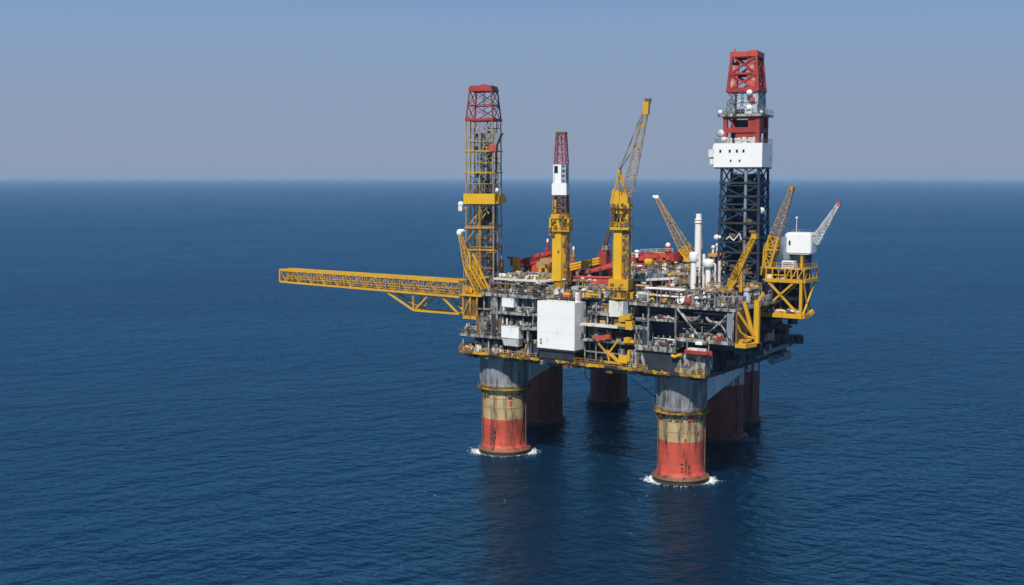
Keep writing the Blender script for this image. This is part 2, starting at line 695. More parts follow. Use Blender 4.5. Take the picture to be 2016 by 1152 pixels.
# box girders between the column tops
for p, q, z0, z1, wd in (((4.2, 2), (-8.8, 41), 20.6, 29.15, 4), ((-13.2, 40.4), (-12.7, 83.1), 22, 28.3, 5), ((61.2, 2), (50.2, 51), 21.2, 29.15, 4),
                         ((49.5, 52), (43.2, 78), 22, 29.15, 4), ((-12.7, 83.1), (39.1, 78.3), 23.5, 28.3, 4.5)):
    g = MB()
    zc = (z0 + z1) / 2
    g.beam((p[0], p[1], zc), (q[0], q[1], zc), wd, z1 - z0)
    d = Vector((q[0] - p[0], q[1] - p[1], 0))
    k = int(d.length / 4)
    for i in range(1, k):
        c = Vector((p[0], p[1], zc)) + d * (i / k)
        g.box(c, (.25, wd + .3, z1 - z0 - .4), math.atan2(d.y, d.x))
    g.build('box_girder', 'girder', plat)
LOWER = [(-9, -9), (68.2, -9), (68.2, 36), (48, 86), (-20, 86), (-20, 40), (-15, 0)]
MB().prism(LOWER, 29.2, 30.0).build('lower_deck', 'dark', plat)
# dark machinery hull between the decks
CORE = [(-2, 0), (64, 0), (64, 34), (44, 82), (-14, 82), (-14, 8)]
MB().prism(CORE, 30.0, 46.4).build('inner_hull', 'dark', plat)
MAIN = [(-14, 0), (-3, -4), (14, -4), (14, -1.5), (44, -1.5), (44, -4), (75, -4), (75, 30), (66, 40), (50, 84), (-18, 84), (-18, 40), (-14, 8)]
MB().prism(MAIN, 46.42, 47.0).build('main_deck', 'deck', plat)
MB().prism([(24, 15), (54, 15), (54, 35), (24, 35)], 49.9, 50.3).build('upper_deck', 'deck', plat)
MB().prism([(8, 37), (47, 37), (47, 62), (8, 62)], 51.6, 52.0).build('upper_deck', 'deck', plat)
x = MB()
for a in (24.5, 31.8, 39.2, 46.5, 53.5):
    for b in (15.4, 34.6):
        x.bb(a - .25, a + .25, b - .25, b + .25, 47.02, 49.89)
for a in (8.5, 21, 34, 46.5):
    for b in (37.4, 61.6):
        x.bb(a - .25, a + .25, b - .25, b + .25, 47.02, 51.59)
x.each('deck_column', 'grey', plat)
x = MB()
x.rail([(24, 15.2, 50.3), (53.9, 15.2, 50.3), (53.9, 34, 50.3)], 1.15, 1.8)
x.build('upper_railing', 'grey', plat)
# yellow deck edge with grating and rails
e = MB()
for a0, a1 in ((-9, 18), (29.5, 51), (60, 68.2)):
    e.bb(a0, a1, -10.1, -9.02, 29.55, 30.25)
e.each('deck_edge', 'orange', plat)
e2 = MB().bb(51, 60, -10.0, -9.02, 29.3, 30.05)
e2.each('deck_edge', 'brown', plat)
rl = MB()
rl.rail([(-9, -10.0, 30.25), (17.5, -10.0, 30.25)], 1.2, 2)
rl.rail([(30, -10.0, 30.25), (52, -10.0, 30.25)], 1.2, 2)
rl.rail([(60, -10.0, 30.25), (68.1, -10.0, 30.25)], 1.2, 2)
rl.rail([(-9, -10, 30.25), (-15, 0, 30.1)], 1.2, 2)
rl.each('railing', 'yellow_worn', plat)
# stiffening underneath
ub = MB()
for k in range(9):
    a = -6 + k * 8.6
    ub.bb(a - .3, a + .3, -3.0, 40, 27.6, 29.19)
for k in range(5):
    b = -2 + k * 12
    ub.bb(-8, 64.5, b - .3, b + .3, 27.4, 29.19)
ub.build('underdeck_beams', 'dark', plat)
rr = random.Random(91)
for k in range(16):
    a0 = -8.5 + k * 4.75
    m_ = MB()
    for j in range(7):
        a = a0 + rr.random() * 4.6
        if j < 4:
            h_ = rr.uniform(.3, 1.1)
            m_.box((a, rr.uniform(-9.3, -7.2), 29.18 - h_ / 2), (rr.uniform(.3, 1.8), rr.uniform(.3, 1.2), h_))
        else:
            m_.tube((a, -9.2, 28.9 - rr.random() * .5), (a + rr.uniform(1, 3), -9.0, 28.9 - rr.random() * .5), rr.uniform(.08, .16), n=5)
    m_.build('hanging_gear', ('dark', 'brown', 'steel')[k % 3], plat)
    m_ = MB()
    for j in range(6):
        a = a0 + rr.random() * 4.6
        m_.box((a, -10.12 - rr.random() * .05, 29.9 + rr.uniform(-.25, .3)), (rr.uniform(.3, 1.6), .3, rr.uniform(.15, .7)))
    m_.build('edge_fittings', ('brown', 'yellow', 'dark', 'orange')[k % 4], plat)
# hanging cables under the deck
hc = MB()
for (x0, y0), (x1, y1), sag in (((1238, 742), (1292, 783), 0.0), ((1150, 728), (1166, 740), 2.2), ((1274, 740), (1272, 752), 0)):
    p, q = PB(x0, y0, -6), PB(x1, y1, -3)
    pts = [p.lerp(q, i / 6) - Vector((0, 0, sag * math.sin(PI * i / 6))) for i in range(7)]
    hc.path(pts, .11, 5)
hc.each('hanging_cable', 'black', plat)


# ------------------------------------------------------------------ reusable crowding for the bays of a module
def crowd(tones, a0, a1, b0, b1, z, h, n, rd):
    """fill one bay of a module with small machinery: one part of the module per tone and bay"""
    root, names = tones[0], tones[1]
    mb_list = [MB() for _ in names]
    for _ in range(n):
        m_ = rd.choice(mb_list)
        a, b = rd.uniform(a0, a1), rd.uniform(b0, b1)
        k = rd.random()
        if k < .34:
            d = (rd.uniform(.5, 2.2), rd.uniform(.5, 1.8), rd.uniform(.4, h * .75))
            m_.box((a, b, z + d[2] / 2), d, rd.choice((0, 0, 0, .3)))
        elif k < .58:
            r = rd.uniform(.2, .8)
            m_.cyl(a, b, z, z + rd.uniform(.5, h * .85), r, n=10)
        elif k < .8:
            r = rd.uniform(.12, .32)
            l = rd.uniform(1.5, 5)
            zz = z + rd.uniform(.4, h * .9)
            m_.tube((max(a0, a - l), b, zz), (min(a1, a + l), b, zz), r, n=8)
        elif k < .92:
            r = rd.uniform(.1, .28)
            m_.tube((a, b, z), (a, b, z + h), r, n=8)
        else:
            r = rd.uniform(.3, .7)
            l = rd.uniform(.8, 1.8)
            zz = z + r + .2
            m_.tube((max(a0, a - l), b, zz), (min(a1, a + l), b, zz), r, n=12)
    for m_, mt in zip(mb_list, names):
        if m_.v:
            m_.build('machinery', mt, root)


def rounded(poly_pts, r, seg=4):
    out = []
    n = len(poly_pts)
    for i in range(n):
        p, c, q = Vector(poly_pts[i - 1]), Vector(poly_pts[i]), Vector(poly_pts[(i + 1) % n])
        rr = r[i] if isinstance(r, (list, tuple)) else r
        if rr <= 0:
            out.append(c)
            continue
        u, v = (p - c).normalized(), (q - c).normalized()
        s_, e_ = c + u * rr, c + v * rr
        for k in range(seg + 1):
            t = k / seg
            out.append(s_ * (1 - t) ** 2 + c * 2 * t * (1 - t) + e_ * t ** 2)
    return out


# ================================================================== LEFT PROCESS MODULE (terraced decks at the near left corner)
lmod = thing('process_module', 'terraced grey process module of stacked walkway decks under the yellow and red derrick', 'module', (5, -5, 30))
rd = random.Random(21)
# each deck slab: outline, height
slabs = [([(-9.6, -9.6), (6.6, -9.6), (6.6, -2), (-9.6, -2)], 35.2, .75, 'grey'),
         ([(-4, -8.4), (4, -8.4), (4, -2), (-4, -2)], 38.6, .5, 'grey'),
         ([(5.2, -9.6), (15.6, -9.6), (17.8, -7), (17.8, -1), (5.2, -1)], 38.6, .9, 'grey'),
         ([(4.2, -9.3), (15.0, -9.3), (17.8, -6.5), (17.8, -1), (4.2, -1)], 42.4, .8, 'grey'),
         ([(-1.5, -9.6), (16.5, -9.6), (20.0, -4.2), (20.0, 2), (-1.5, 2)], 47.4, .9, 'grey'),
         ([(1.0, -7), (16.0, -7), (18.5, -3), (18.5, 6), (1.0, 6)], 51.4, .45, 'white_worn')]
for poly, z, th, mm in slabs:
    pl = rounded(poly, [0, 2.2, 1.6, 0, 0][:len(poly)] if len(poly) == 5 else .6)
    MB().prism(pl, z - th, z).build('deck_slab', mm, lmod)
rl = MB()
rl.rail([(-9.5, -9.5, 35.2), (5, -9.5, 35.2)], 1.1, 1.6)
rl.rail([(-9.5, -9.5, 35.2), (-9.5, -3, 35.2)], 1.1, 1.6)
rl.rail([(10.5, -9.4, 38.6), (15.0, -9.4, 38.6), (17.6, -6.9, 38.6)], 1.1, 1.6)
rl.rail([(9.6, -9.1, 42.4), (14.6, -9.1, 42.4), (17.6, -6.4, 42.4)], 1.1, 1.6)
rl.rail([(-1, -9.4, 47.4), (16.0, -9.4, 47.4), (19.6, -4.4, 47.4)], 1.1, 1.6)
rl.each('railing', 'grey', lmod)
po = MB()
for a in (-1.3, 1.2, 4.6, 8, 12, 15.4):
    po.tube((a, -8.2, 35.2 if a < 5 else 38.7), (a, -8.2, 46.5), .28, n=8)
for a in (2.2, 2.9, 3.6):
    po.tube((a, -8.9, 37), (a, -8.9, 46.6), .38, n=8)
for a in (-8.5, -4, 0.5, 5.5):
    po.tube((a, -8.6, 30.1), (a, -8.6, 34.5), .22, n=8)
po.tube((14.2, -8.9, 30.1), (14.2, -8.9, 37.7), .42, n=8)
for a in (0, 2.5, 5, 7.5, 10, 12.5, 15):
    po.tube((a, -6.6, 47.4), (a, -6.6, 51), .16, n=6)
po.each('post', 'grey', lmod)
wl = MB()
wl.bb(-8, 6, -3, -2, 30.02, 34.4)
wl.bb(5.6, 17.2, -3.6, -2.0, 30.02, 46.4)
wl.bb(-3, 5.6, -4.0, -2.0, 35.3, 46.4)
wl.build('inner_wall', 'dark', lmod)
tl = MB().bb(-1.2, 4.0, -6.4, -4.2, 38.7, 46.4).build('side_wall', 'steel', lmod)
MB().bb(9.4, 16.2, -6.6, -3.7, 42.5, 46.3).build('cabin_wall', 'grey', lmod)
tn = ('pipe', 'grey', 'dark', 'white_worn', 'yellow_worn')
tones = (lmod, tn)
crowd(tones, -8.6, 4.5, -9, -4, 35.2, 2.6, 80, rd)
crowd((lmod, ('dark', 'brown', 'pipe')), -3, 5, -9.2, -8.2, 35.3, 9, 26, rd)
crowd((lmod, ('dark', 'brown', 'navy')), 5, 17.5, -8.4, -6.6, 30.1, 6, 24, rd)
crowd((lmod, ('dark', 'brown', 'navy')), 1, 17.5, -9.0, -7.5, 47.5, 3, 40, rd)
crowd(tones, -8, 5, -9, -4, 30.1, 3.4, 50, rd)
crowd((lmod, tn[:4]), 6, 17, -8.8, -4.2, 38.6, 2.2, 26, rd)
crowd((lmod, tn[:4]), 5, 16, -8.6, -6.8, 42.4, 1.6, 16, rd)
crowd((lmod, tn[:4]), -3, 4.6, -8, -6.6, 38.7, 5, 40, rd)
crowd((lmod, tn[:3]), 0, 17.5, -8.6, -2, 47.4, 3.2, 110, rd)
crowd((lmod, tn[:2] + tn[3:]), 2, 17, -6, 5, 51.4, 1.3, 55, rd)
crowd((lmod, tn[:3]), 11, 17, -8.6, -4.4, 30.1, 6.4, 26, rd)

rr = random.Random(63)
for z, a0, a1, b in ((35.2, -9.3, 4.6, -9.3), (38.6, 10.4, 15.5, -9.2), (42.4, 9.5, 15, -8.9), (47.4, -1, 16.5, -9.2), (30.1, -9, 17, -9.4)):
    for tone in ('dark', 'brown', 'white_worn', 'pipe'):
        m_ = MB()
        for k in range(9):
            a = rr.uniform(a0, a1)
            m_.box((a, b + rr.uniform(0, .5), z + rr.uniform(.2, 1.1)), (rr.uniform(.15, .8), rr.uniform(.15, .5), rr.uniform(.2, 1.0)))
        m_.build('fittings', tone, lmod)
# small white panel boxes on the module's front
for x0, y0, x1, y1, b, lab, hop in ((988, 586, 1011, 606, -9.75, 'small square white cabinet on the upper terrace, above the hopper box', False),
                                    (987, 641, 1021, 668, -9.9, 'white box with a sloped hopper under it, beside the big white box', True)):
    p, q = PB(x0, y0, b), PB(x1, y1, b)
    t = thing('white_cabinet', lab, 'cabinet', (p.x, b, q.z))
    MB().bb(p.x, q.x, b, b + 2.6, q.z, p.z).build('casing', 'white', t)
    fr = MB()
    fr.bb(p.x + .02, q.x - .02, b - .06, b - .003, p.z - .25, p.z - .1)
    fr.bb(p.x + .02, q.x - .02, b - .06, b - .003, q.z + .1, q.z + .25)
    fr.each('trim', 'white_worn', t)
    if hop:
        z2 = PB(1004, 682, b).z
        MB().add([(p.x + .1, b + .1, q.z - .003), (q.x - .1, b + .1, q.z - .003), (q.x - .1, b + 2.5, q.z - .003), (p.x + .1, b + 2.5, q.z - .003),
                  (p.x + .5, b + .7, z2), (q.x - .4, b + .7, z2), (q.x - .4, b + 2.3, z2), (p.x + .5, b + 2.3, z2)],
                 [[3, 2, 1, 0][::-1], [4, 5, 6, 7][::-1], [0, 1, 5, 4][::-1], [1, 2, 6, 5][::-1], [2, 3, 7, 6][::-1], [3, 0, 4, 7][::-1]]).build('hopper', 'white_worn', t)

# ================================================================== BIG WHITE BOX
p, q = PB(1058, 592, -9.4), PB(1131, 691, -9.4)
t = thing('white_module', 'big plain white box module hung on the platform front', 'module', (p.x, -9.4, q.z))
A0, A1, B0, B1_, Z0, Z1 = p.x, q.x, -9.4, -4.6, q.z, p.z
MB().bb(A0, A1, B0, B1_, Z0, Z1).build('casing', 'white', t)
sm = MB()
for k in (1, 2):
    z = Z0 + (Z1 - Z0) * k / 3
    sm.bb(A0 + .02, A1 - .02, B0 - .02, B0 - .003, z - .03, z + .03)
    sm.bb(A1 + .003, A1 + .02, B0 + .02, B1_ - .02, z - .03, z + .03)
sm.each('panel_seam', 'white_worn', t)
MB().bb(A0 - .1, A1 + .4, B0 - .1, B1_ + .4, Z0 - .5, Z0 - .003).bb(A0 + .5, A1 - .3, B0 + .4, B1_, 30.3, Z0 - .51).build('base_frame', 'dark', t)
dr = MB().bb(A0 + .9, A0 + 1.5, B0 - .05, B0 - .003, Z0 + 1.0, Z0 + 2.6)
dr.each('hatch', 'grey', t)
MB().bb(A1 + .003, A1 + .2, B0 + 3.0, B0 + 3.9, Z0 + 3.3, Z0 + 4.8).each('hatch', 'steel', t)
rf = MB().rail([(A0 + .2, B0 + .2, Z1), (A1 - .2, B0 + .2, Z1), (A1 - .2, B1_ - .2, Z1), (A0 + .2, B1_ - .2, Z1), (A0 + .2, B0 + .2, Z1)], 1.0, 2)
rf.build('roof_railing', 'grey', t)

# ================================================================== MIDDLE MODULE between white box and crane: set-back decks
mm_ = thing('middle_module', 'open decks with pipes and red fittings between the big white box and the crane column', 'module', (37, -4, 30))
for z, a0, a1, b0, th, mt in ((44.0, 32, 46, -6.5, 1.0, 'grey'), (40.6, 30.4, 46, -8.4, .5, 'white_worn'), (36.4, 31, 47, -7.6, .5, 'grey'), (33.0, 31, 44, -6, .3, 'deck')):
    MB().bb(a0, a1, b0, -1.2, z - th, z).build('deck_slab', mt, mm_)
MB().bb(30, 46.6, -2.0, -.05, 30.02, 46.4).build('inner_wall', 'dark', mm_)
tones = (mm_, ('pipe', 'grey', 'dark', 'tan'))
rd = random.Random(5)
for z, h, n in ((44.0, 2.2, 34), (40.6, 2.6, 44), (36.4, 3.4, 36), (30.1, 2.8, 44)):
    crowd(tones, 31, 45.5, -6.2, -2.4, z, h, n, rd)
po = MB()
for a in (31, 34.5, 38, 42):
    po.tube((a, -6.3, 30.1), (a, -6.3, 46.4), .22, n=8)
po.each('post', 'grey', mm_)
rf = MB()
rf.add([PB(1165, 664, -8.2), PB(1176, 673, -8.2), PB(1184, 668, -8.2), PB(1181, 661, -8.2), PB(1165, 664, -7), PB(1176, 673, -7), PB(1184, 668, -7), PB(1181, 661, -7)],
       [[3, 2, 1, 0], [4, 5, 6, 7], [0, 1, 5, 4], [1, 2, 6, 5], [2, 3, 7, 6], [3, 0, 4, 7]])
rf.beam(PB(1184, 665, -8), PB(1201, 662, -8), .9, 1.2)
rf.build('red_duct', 'red_bright', mm_)
ys = MB()
ys.beam(PB(1178, 676, -8.8), PB(1199, 700, -8.8), .45)
ys.beam(PB(1216, 672, -8.8), PB(1198, 696, -8.8), .45)
ys.beam(PB(1196, 692, -8.8), PB(1222, 716, -8.8), .7)
ys.beam(PB(1198, 700, -8.8), PB(1200, 716, -8.8), .4)
ys.beam(PB(1190, 712, -8.8), PB(1225, 716, -8.8), .35)
ys.each('yellow_brace', 'yellow_worn', mm_)
yb = MB()
for x0, y0, x1, y1 in ((1218, 622, 1230, 634), (1230, 620, 1240, 630), (1231, 632, 1244, 650), (1228, 665, 1239, 676), (1214, 637, 1230, 644), (1236, 670, 1248, 676), (1218, 700, 1234, 716), (1235, 690, 1239, 712)):
    p, q = PB(x0, y0, -9.2), PB(x1, y1, -9.2)
    yb.bb(p.x, q.x, -9.2, -7.6, q.z, p.z)
yb.each('yellow_housing', 'yellow', mm_)
cw = MB()
for x0, x1, y0, y1 in ((1237, 1266, 690, 720), (1217, 1226, 688, 706)):
    p, q = PB(x0, y0, -8.6), PB(x1, y1, -8.6)
    for k in range(5):
        aa = p.x + (q.x - p.x) * k / 5
        cw.bb(aa + .05, aa + (q.x - p.x) / 5 - .05, -8.6, -7, 30.1, p.z)
cw.build('cladding', 'grey', mm_)

# ================================================================== RIGHT MODULE: dark framed bay block overhanging the near right column
rmod = thing('process_module', 'large dark framed module with pale posts and cross braces at the near right corner', 'module', (60, -6, 36))
F = -9
ZT = 47.4
topd = MB()
topd.prism([(46, F), (75.6, F), (75.6, 16), (46, 16)], 46.7, ZT)
topd.build('roof_deck', 'deck', rmod)
fr = MB()
fr.bb(46, 75.7, F - .15, F - .01, 46.72, 47.45)
fr.bb(75.61, 75.75, F, 16, 46.72, 47.45)
fr.build('roof_edge', 'grey', rmod)
MB().bb(47.5, 59.6, F + .2, 2, 35.9, 36.4).build('deck_slab', 'grey', rmod)
MB().bb(59.9, 75.5, F + .2, 8, 38.5, 38.9).build('deck_slab', 'grey', rmod)
MB().bb(48.2, 75.4, F + .8, 4, 43.0, 43.25).build('deck_slab', 'dark', rmod)
edge = MB()
edge.bb(48, 59.3, F - .2, F + .19, 35.1, 36.45)
edge.bb(59.9, 75.2, F - .2, F + .19, 38.35, 39.25)
edge.bb(48, 59.3, F - .1, F + .2, 43.0, 43.6)
edge.bb(46.8, 51.6, F - .05, F + .2, 40.4, 41.1)
edge.each('floor_edge', 'grey', rmod)
ps = MB()
for a, z0 in ((51.8, 36.4), (59.6, 35.0), (75.3, 38.3), (66.9, 39.2)):
    top = 46.6 if a != 66.9 else 42.6
    ps.beam((a, F - .1, z0), (a, F - .1, top), .4 if a != 66.9 else .26)
ps.each('post', 'grey', rmod)
bc = MB()
for p, q in ((PB(1332, 606, F), PB(1379, 666, F)), (PB(1383, 666, F), PB(1422, 632, F)), (PB(1420, 640, F), PB(1439, 668, F)), (PB(1247, 640, F), PB(1264, 676, F)), (PB(1417, 640, F), PB(1430, 622, F))):
    bc.tube(p + Vector((0, -.1, 0)), q + Vector((0, -.1, 0)), .26, n=8)
pts = [PB(1333, 608, F), PB(1345, 626, F), PB(1357, 634, F), PB(1367, 630, F), PB(1376, 622, F)]
bc.path([Vector((p_.x, F + 1.1, p_.z)) for p_ in pts], .28, 8)
pts = [PB(1386, 626, F), PB(1393, 634, F), PB(1410, 637, F), PB(1424, 635, F), PB(1440, 636, F)]
bc.path([Vector((p_.x, F + 1.1, p_.z)) for p_ in pts], .4, 8)
bc.each('cross_brace', 'grey', rmod)
wl = MB()
wl.bb(48, 75.0, F + 5, F + 5.8, 36.5, 46.6)
wl.bb(74.2, 75.0, F + 1.2, F + 4.99, 39.0, 46.6)
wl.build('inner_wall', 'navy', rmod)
# steel-blue side cladding strip by the corner post
MB().bb(73.4, 75.05, F + .25, F + 1.1, 39.3, 46.5).build('side_panel', 'steel', rmod)
rd = random.Random(11)
tn = ('pipe', 'dark', 'steel', 'white_worn')
tones = (rmod, tn)
crowd(tones, 52, 59, F + .8, F + 4.4, 36.4, 2.6, 40, rd)
crowd(tones, 52, 59, F + 1.2, F + 4.4, 43.3, 1.8, 14, rd)
crowd((rmod, tn[:3]), 60.5, 74, F + 1.2, F + 4.4, 39.0, 3.0, 26, rd)
crowd((rmod, tn[:3]), 60.5, 74, F + 1.2, F + 4.4, 43.3, 2.6, 18, rd)
crowd((rmod, tn[:3]), 47.4, 51.4, F + .6, F + 4.4, 36.4, 8, 30, rd)
lp = (MB(), MB())
for k in range(14):                     # pale pipes looping through the dark bays
    a = rd.uniform(60.5, 73)
    z = rd.uniform(39.6, 45.8)
    lp[rd.choice((0, 1))].path([(a, F + 3.4, z), (a + rd.uniform(1, 4), F + 3.2, z + rd.uniform(-1.5, 1)), (min(74, a + rd.uniform(3, 7)), F + 3.4, z + rd.uniform(-1, 1))], .14, 6)
for t_, mt in zip(lp, ('pipe', 'steel')):
    t_.build('looping_pipe', mt, rmod)
MB().tube(PB(1413, 662, F + 1), PB(1421, 665, F + 1), .3, n=8).build('red_valve', 'red_bright', rmod)
rr = random.Random(64)
for z, a0, a1, b, hh in ((47.42, 46.5, 75, -8.6, 1.6), (36.45, 48.5, 59, -8.9, 1.0), (39.25, 60.5, 75, -8.8, .8), (43.3, 52.5, 59, -8.9, .8)):
    for tone in ('dark', 'brown', 'white_worn', 'pipe', 'yellow_worn', 'red'):
        m_ = MB()
        for k in range(10 if tone in ('dark', 'white_worn', 'pipe', 'brown') else 3):
            a = rr.uniform(a0, a1)
            m_.box((a, b + rr.uniform(0, .8), z + rr.uniform(.1, hh)), (rr.uniform(.15, .8), rr.uniform(.15, .5), rr.uniform(.2, 1.0)))
        m_.build('fittings', tone, rmod)
rl = MB().rail([(46, F + .2, ZT), (75.4, F + .2, ZT), (75.4, 14, ZT)], 1.15, 1.8)
rl.each('railing', 'grey', rmod)

# dark lower hull with pale cladding under the right module
lh = thing('lower_housing', 'dark curved lower housing with pale clad panels above the near right column', 'housing', (57, -6, 30))
pr = [(46.8, -2), (46.8, -8), (49, -8.6), (60, -8.6), (62, -7.6), (67, -7.4), (67, 4), (60, 4)]
MB().prism(pr, 30.02, 35.0).build('casing', 'dark', lh)
MB().add([(46.9, -8.05, 30.05), (51.6, -8.75, 30.05), (46.9, -8.05, 34.9), (49.4, -8.75, 34.9), (46.9, -7.8, 30.05), (51.6, -8.5, 30.05), (46.9, -7.8, 34.9), (49.4, -8.5, 34.9)],
         [[0, 1, 3, 2], [5, 4, 6, 7], [1, 5, 7, 3], [4, 0, 2, 6], [2, 3, 7, 6], [0, 4, 5, 1]]).build('cladding', 'grey', lh)
cl = MB()
for k in range(3):
    cl.bb(61.8 + k * 1.7, 63.4 + k * 1.7, -8.9, -7.5, 30.05, 35.2 - .1 * k)
cl.bb(66.6, 67.6, -8.6, -4, 30.05, 34.5)
cl.build('cladding', 'grey', lh)
MB().add([(59.4, -8.9, 30.05), (61.4, -8.9, 30.05), (61.0, -8.9, 34.4), (59.4, -7.6, 30.05), (61.4, -7.6, 30.05), (61.0, -7.6, 34.4)],
         [[0, 1, 2], [5, 4, 3], [0, 3, 4, 1], [1, 4, 5, 2], [2, 5, 3, 0]]).build('gusset_plate', 'grey', lh)
MB().path([PB(1322, 700, -9.4), PB(1328, 703, -9.4), PB(1336, 700, -9.4), PB(1342, 699, -9.4)], .45, 8).build('yellow_fender', 'yellow', lh)

# red lifeboat on its cradle
p, q = PB(1350, 690, -9.6), PB(1402, 692, -9.6)
lb = thing('lifeboat', 'red lifeboat with pale deck slung below the dark framed module', 'lifeboat', ((p.x + q.x) / 2, -9.6, p.z))
L_ = q.x - p.x
sec = []
for i in range(9):
    t = i / 8
    wq = max(.15, math.sin(PI * min(1, t * .86 + .14)) ** .6) * 1.4
    zb = .25 * abs(t - .45) * 2
    sec.append([(p.x + t * L_, -9.6 + s_ * wq * f, p.z - 1.2 + zb * (1 - h_) + h_ * 1.5) for s_, f, h_ in ((-1, 1, 1), (-1, .75, .35), (0, 0, 0), (1, .75, .35), (1, 1, 1))])
vs = [v for s_ in sec for v in s_]
fs = []
for i in range(8):
    for k in range(4):
        fs.append([i * 5 + k, i * 5 + k + 1, (i + 1) * 5 + k + 1, (i + 1) * 5 + k])
fs += [[4, 3, 2, 1, 0], [40, 41, 42, 43, 44]]
for i in range(8):
    fs.append([i * 5, (i + 1) * 5, (i + 1) * 5 + 4, i * 5 + 4])
MB().add(vs, fs, False).build('hull', 'red_bright', lb)
MB().bb(p.x + .8, q.x - 1.6, -10.2, -9.0, p.z + .31, p.z + .8).build('deckhouse', 'white_worn', lb)
MB().tube((p.x + .4, -9.6, p.z + .3), (p.x + .4, -9.6, p.z + 2.2), .18, n=8).tube((q.x - .9, -9.6, p.z + .3), (q.x - .9, -9.6, p.z + 1.9), .18, n=8).each('davit', 'grey', lb)
p, q = PB(1371, 672, -9.3), PB(1384, 679, -9.3)
t = thing('winch_housing', 'small white winch housing just above the red lifeboat', 'winch', (p.x, -9.3, q.z))
MB().bb(p.x, q.x, -9.9, -8.4, q.z, p.z).build('casing', 'white', t)
MB().tube((q.x + .1, -9.2, q.z + .5), (q.x + 1.5, -9.2, q.z + .5), .5, n=12).each('drum', 'grey', t)

# ================================================================== TOWERS
def tower(mb, h0, h1, z0, z1, n, rc, rd_, lev=True, x=True, cx=0, cy=0, mids=False):
    """square lattice tower section in its own axes"""
    def cor(t):
        h = h0 + (h1 - h0) * t
        z = z0 + (z1 - z0) * t
        return [Vector((cx + sx_ * h, cy + sy_ * h, z)) for sx_, sy_ in ((-1, -1), (1, -1), (1, 1), (-1, 1))]
    a, b = cor(0), cor(1)
    for i in range(4):
        mb.tube(a[i], b[i], rc, n=6)
        if mids:
            mb.tube((a[i] + a[(i + 1) % 4]) / 2, (b[i] + b[(i + 1) % 4]) / 2, rc * .8, n=6)
    for j in range(n + 1):
        c = cor(j / n)
        if lev:
            for i in range(4):
                mb.tube(c[i], c[(i + 1) % 4], rd_ * 1.15, n=5)
        if j < n and x:
            d = cor((j + 1) / n)
            for i in range(4):
                k = (i + 1) % 4
                if mids:
                    m0, m1 = (c[i] + c[k]) / 2, (d[i] + d[k]) / 2
                    mb.tube(c[i], m1, rd_ * .8, n=4)
                    mb.tube(c[k], m1, rd_ * .8, n=4)
                else:
                    mb.tube(c[i], d[k], rd_, n=4)
                    mb.tube(c[k], d[i], rd_, n=4)


YT = R(17.5)
# ---------------- left derrick
base = PB(953, 545, 2.5)
DZ = lambda y: PB(950, y, 2.5).z - 47.4
dl = thing('drilling_derrick', 'tall yellow lattice derrick with a red tapered top and yellow box platform', 'derrick', (base.x, 2.5, 47.4), R(18.5))
m_ = MB()
tower(m_, 4.25, 4.0, 0, DZ(238), 8, .22, .10, mids=True, x=False)
m_.build('lattice_frame', 'derrick_tan', dl, True)
m_ = MB()
rr = random.Random(12)
for k in range(120):                    # bracing, hoses and cable loops inside the frame
    z = rr.uniform(1, DZ(250))
    x, y = rr.uniform(-3.8, 3.8), rr.choice((-3.9, -3.9, 3.9, rr.uniform(-3, 3)))
    l, w_ = rr.uniform(1.5, 4.5), rr.uniform(-2.6, 2.6)
    pts = [(max(-4, min(4, x + w_ * t_ + .5 * math.sin(3 * t_))), y, z + l * t_) for t_ in (0, .35, .7, 1)]
    m_.path(pts, rr.choice((.07, .09, .13)), 5)
m_.build('bracing', 'derrick_tan', dl, True)
m_ = MB()
for k in range(60):
    z = rr.uniform(1, DZ(262))
    m_.box((rr.uniform(-3.2, 3.2), rr.uniform(-2, 3.2), z), (rr.uniform(.4, 1.6), rr.uniform(.4, 1.2), rr.uniform(.3, 2.0)))
m_.build('machinery', 'dark', dl, True)
m_ = MB()
for y in (298, 340, 447, 490):
    z = DZ(y)
    h = 4.35
    for p, q in (((-h, -h), (h, -h)), ((h, -h), (h, h)), ((h, h), (-h, h)), ((-h, h), (-h, -h))):
        m_.beam((*p, z), (*q, z), .36, .4)
m_.each('ring_beam', 'yellow_worn', dl, True)
m_ = MB()
z0, z1 = DZ(238), DZ(178)
tower(m_, 4.1, 3.2, z0, z1, 2, .26, .14)
m_.build('top_frame', 'red', dl, True)
m_ = MB()
for h, z, s_ in ((4.15, z0 + .2, .7), (3.3, z1, .9)):
    for p, q in (((-h, -h), (h, -h)), ((h, -h), (h, h)), ((h, h), (-h, h)), ((-h, h), (-h, -h))):
        m_.beam((*p, z), (*q, z), .55, s_)
m_.bb(-3.3, 3.3, -3.3, 3.3, z1 + .46, z1 + 1.15)
m_.bb(-.7, .7, -1.2, 1.2, z1 + 1.16, z1 + 1.6)
m_.build('crown', 'red', dl, True)
m_ = MB()
z0, z1 = DZ(401), DZ(381)
for s_ in (-1, 1):
    m_.bb(-4.75, 4.75, s_ * 4.65 - .1, s_ * 4.65 + .1, z0, z1)
m_.bb(-4.75, -4.55, -4.54, 4.54, z0, z1)
m_.bb(4.55, 4.75, -4.54, -1.2, z0, z1)
m_.bb(4.55, 4.75, 1.2, 4.54, z0, z1)
m_.bb(4.76, 5.6, -3.9, 3.9, z0 + .2, z0 + .5)
m_.bb(5.5, 5.65, -3.9, 3.9, z0 + .51, z1 - .6)
m_.build('box_platform', 'yellow_clean', dl, True)
MB().bb(-4.5, 4.5, -4.5, 4.5, z0 + .3, z0 + .5).build('platform_floor', 'deck', dl, True)
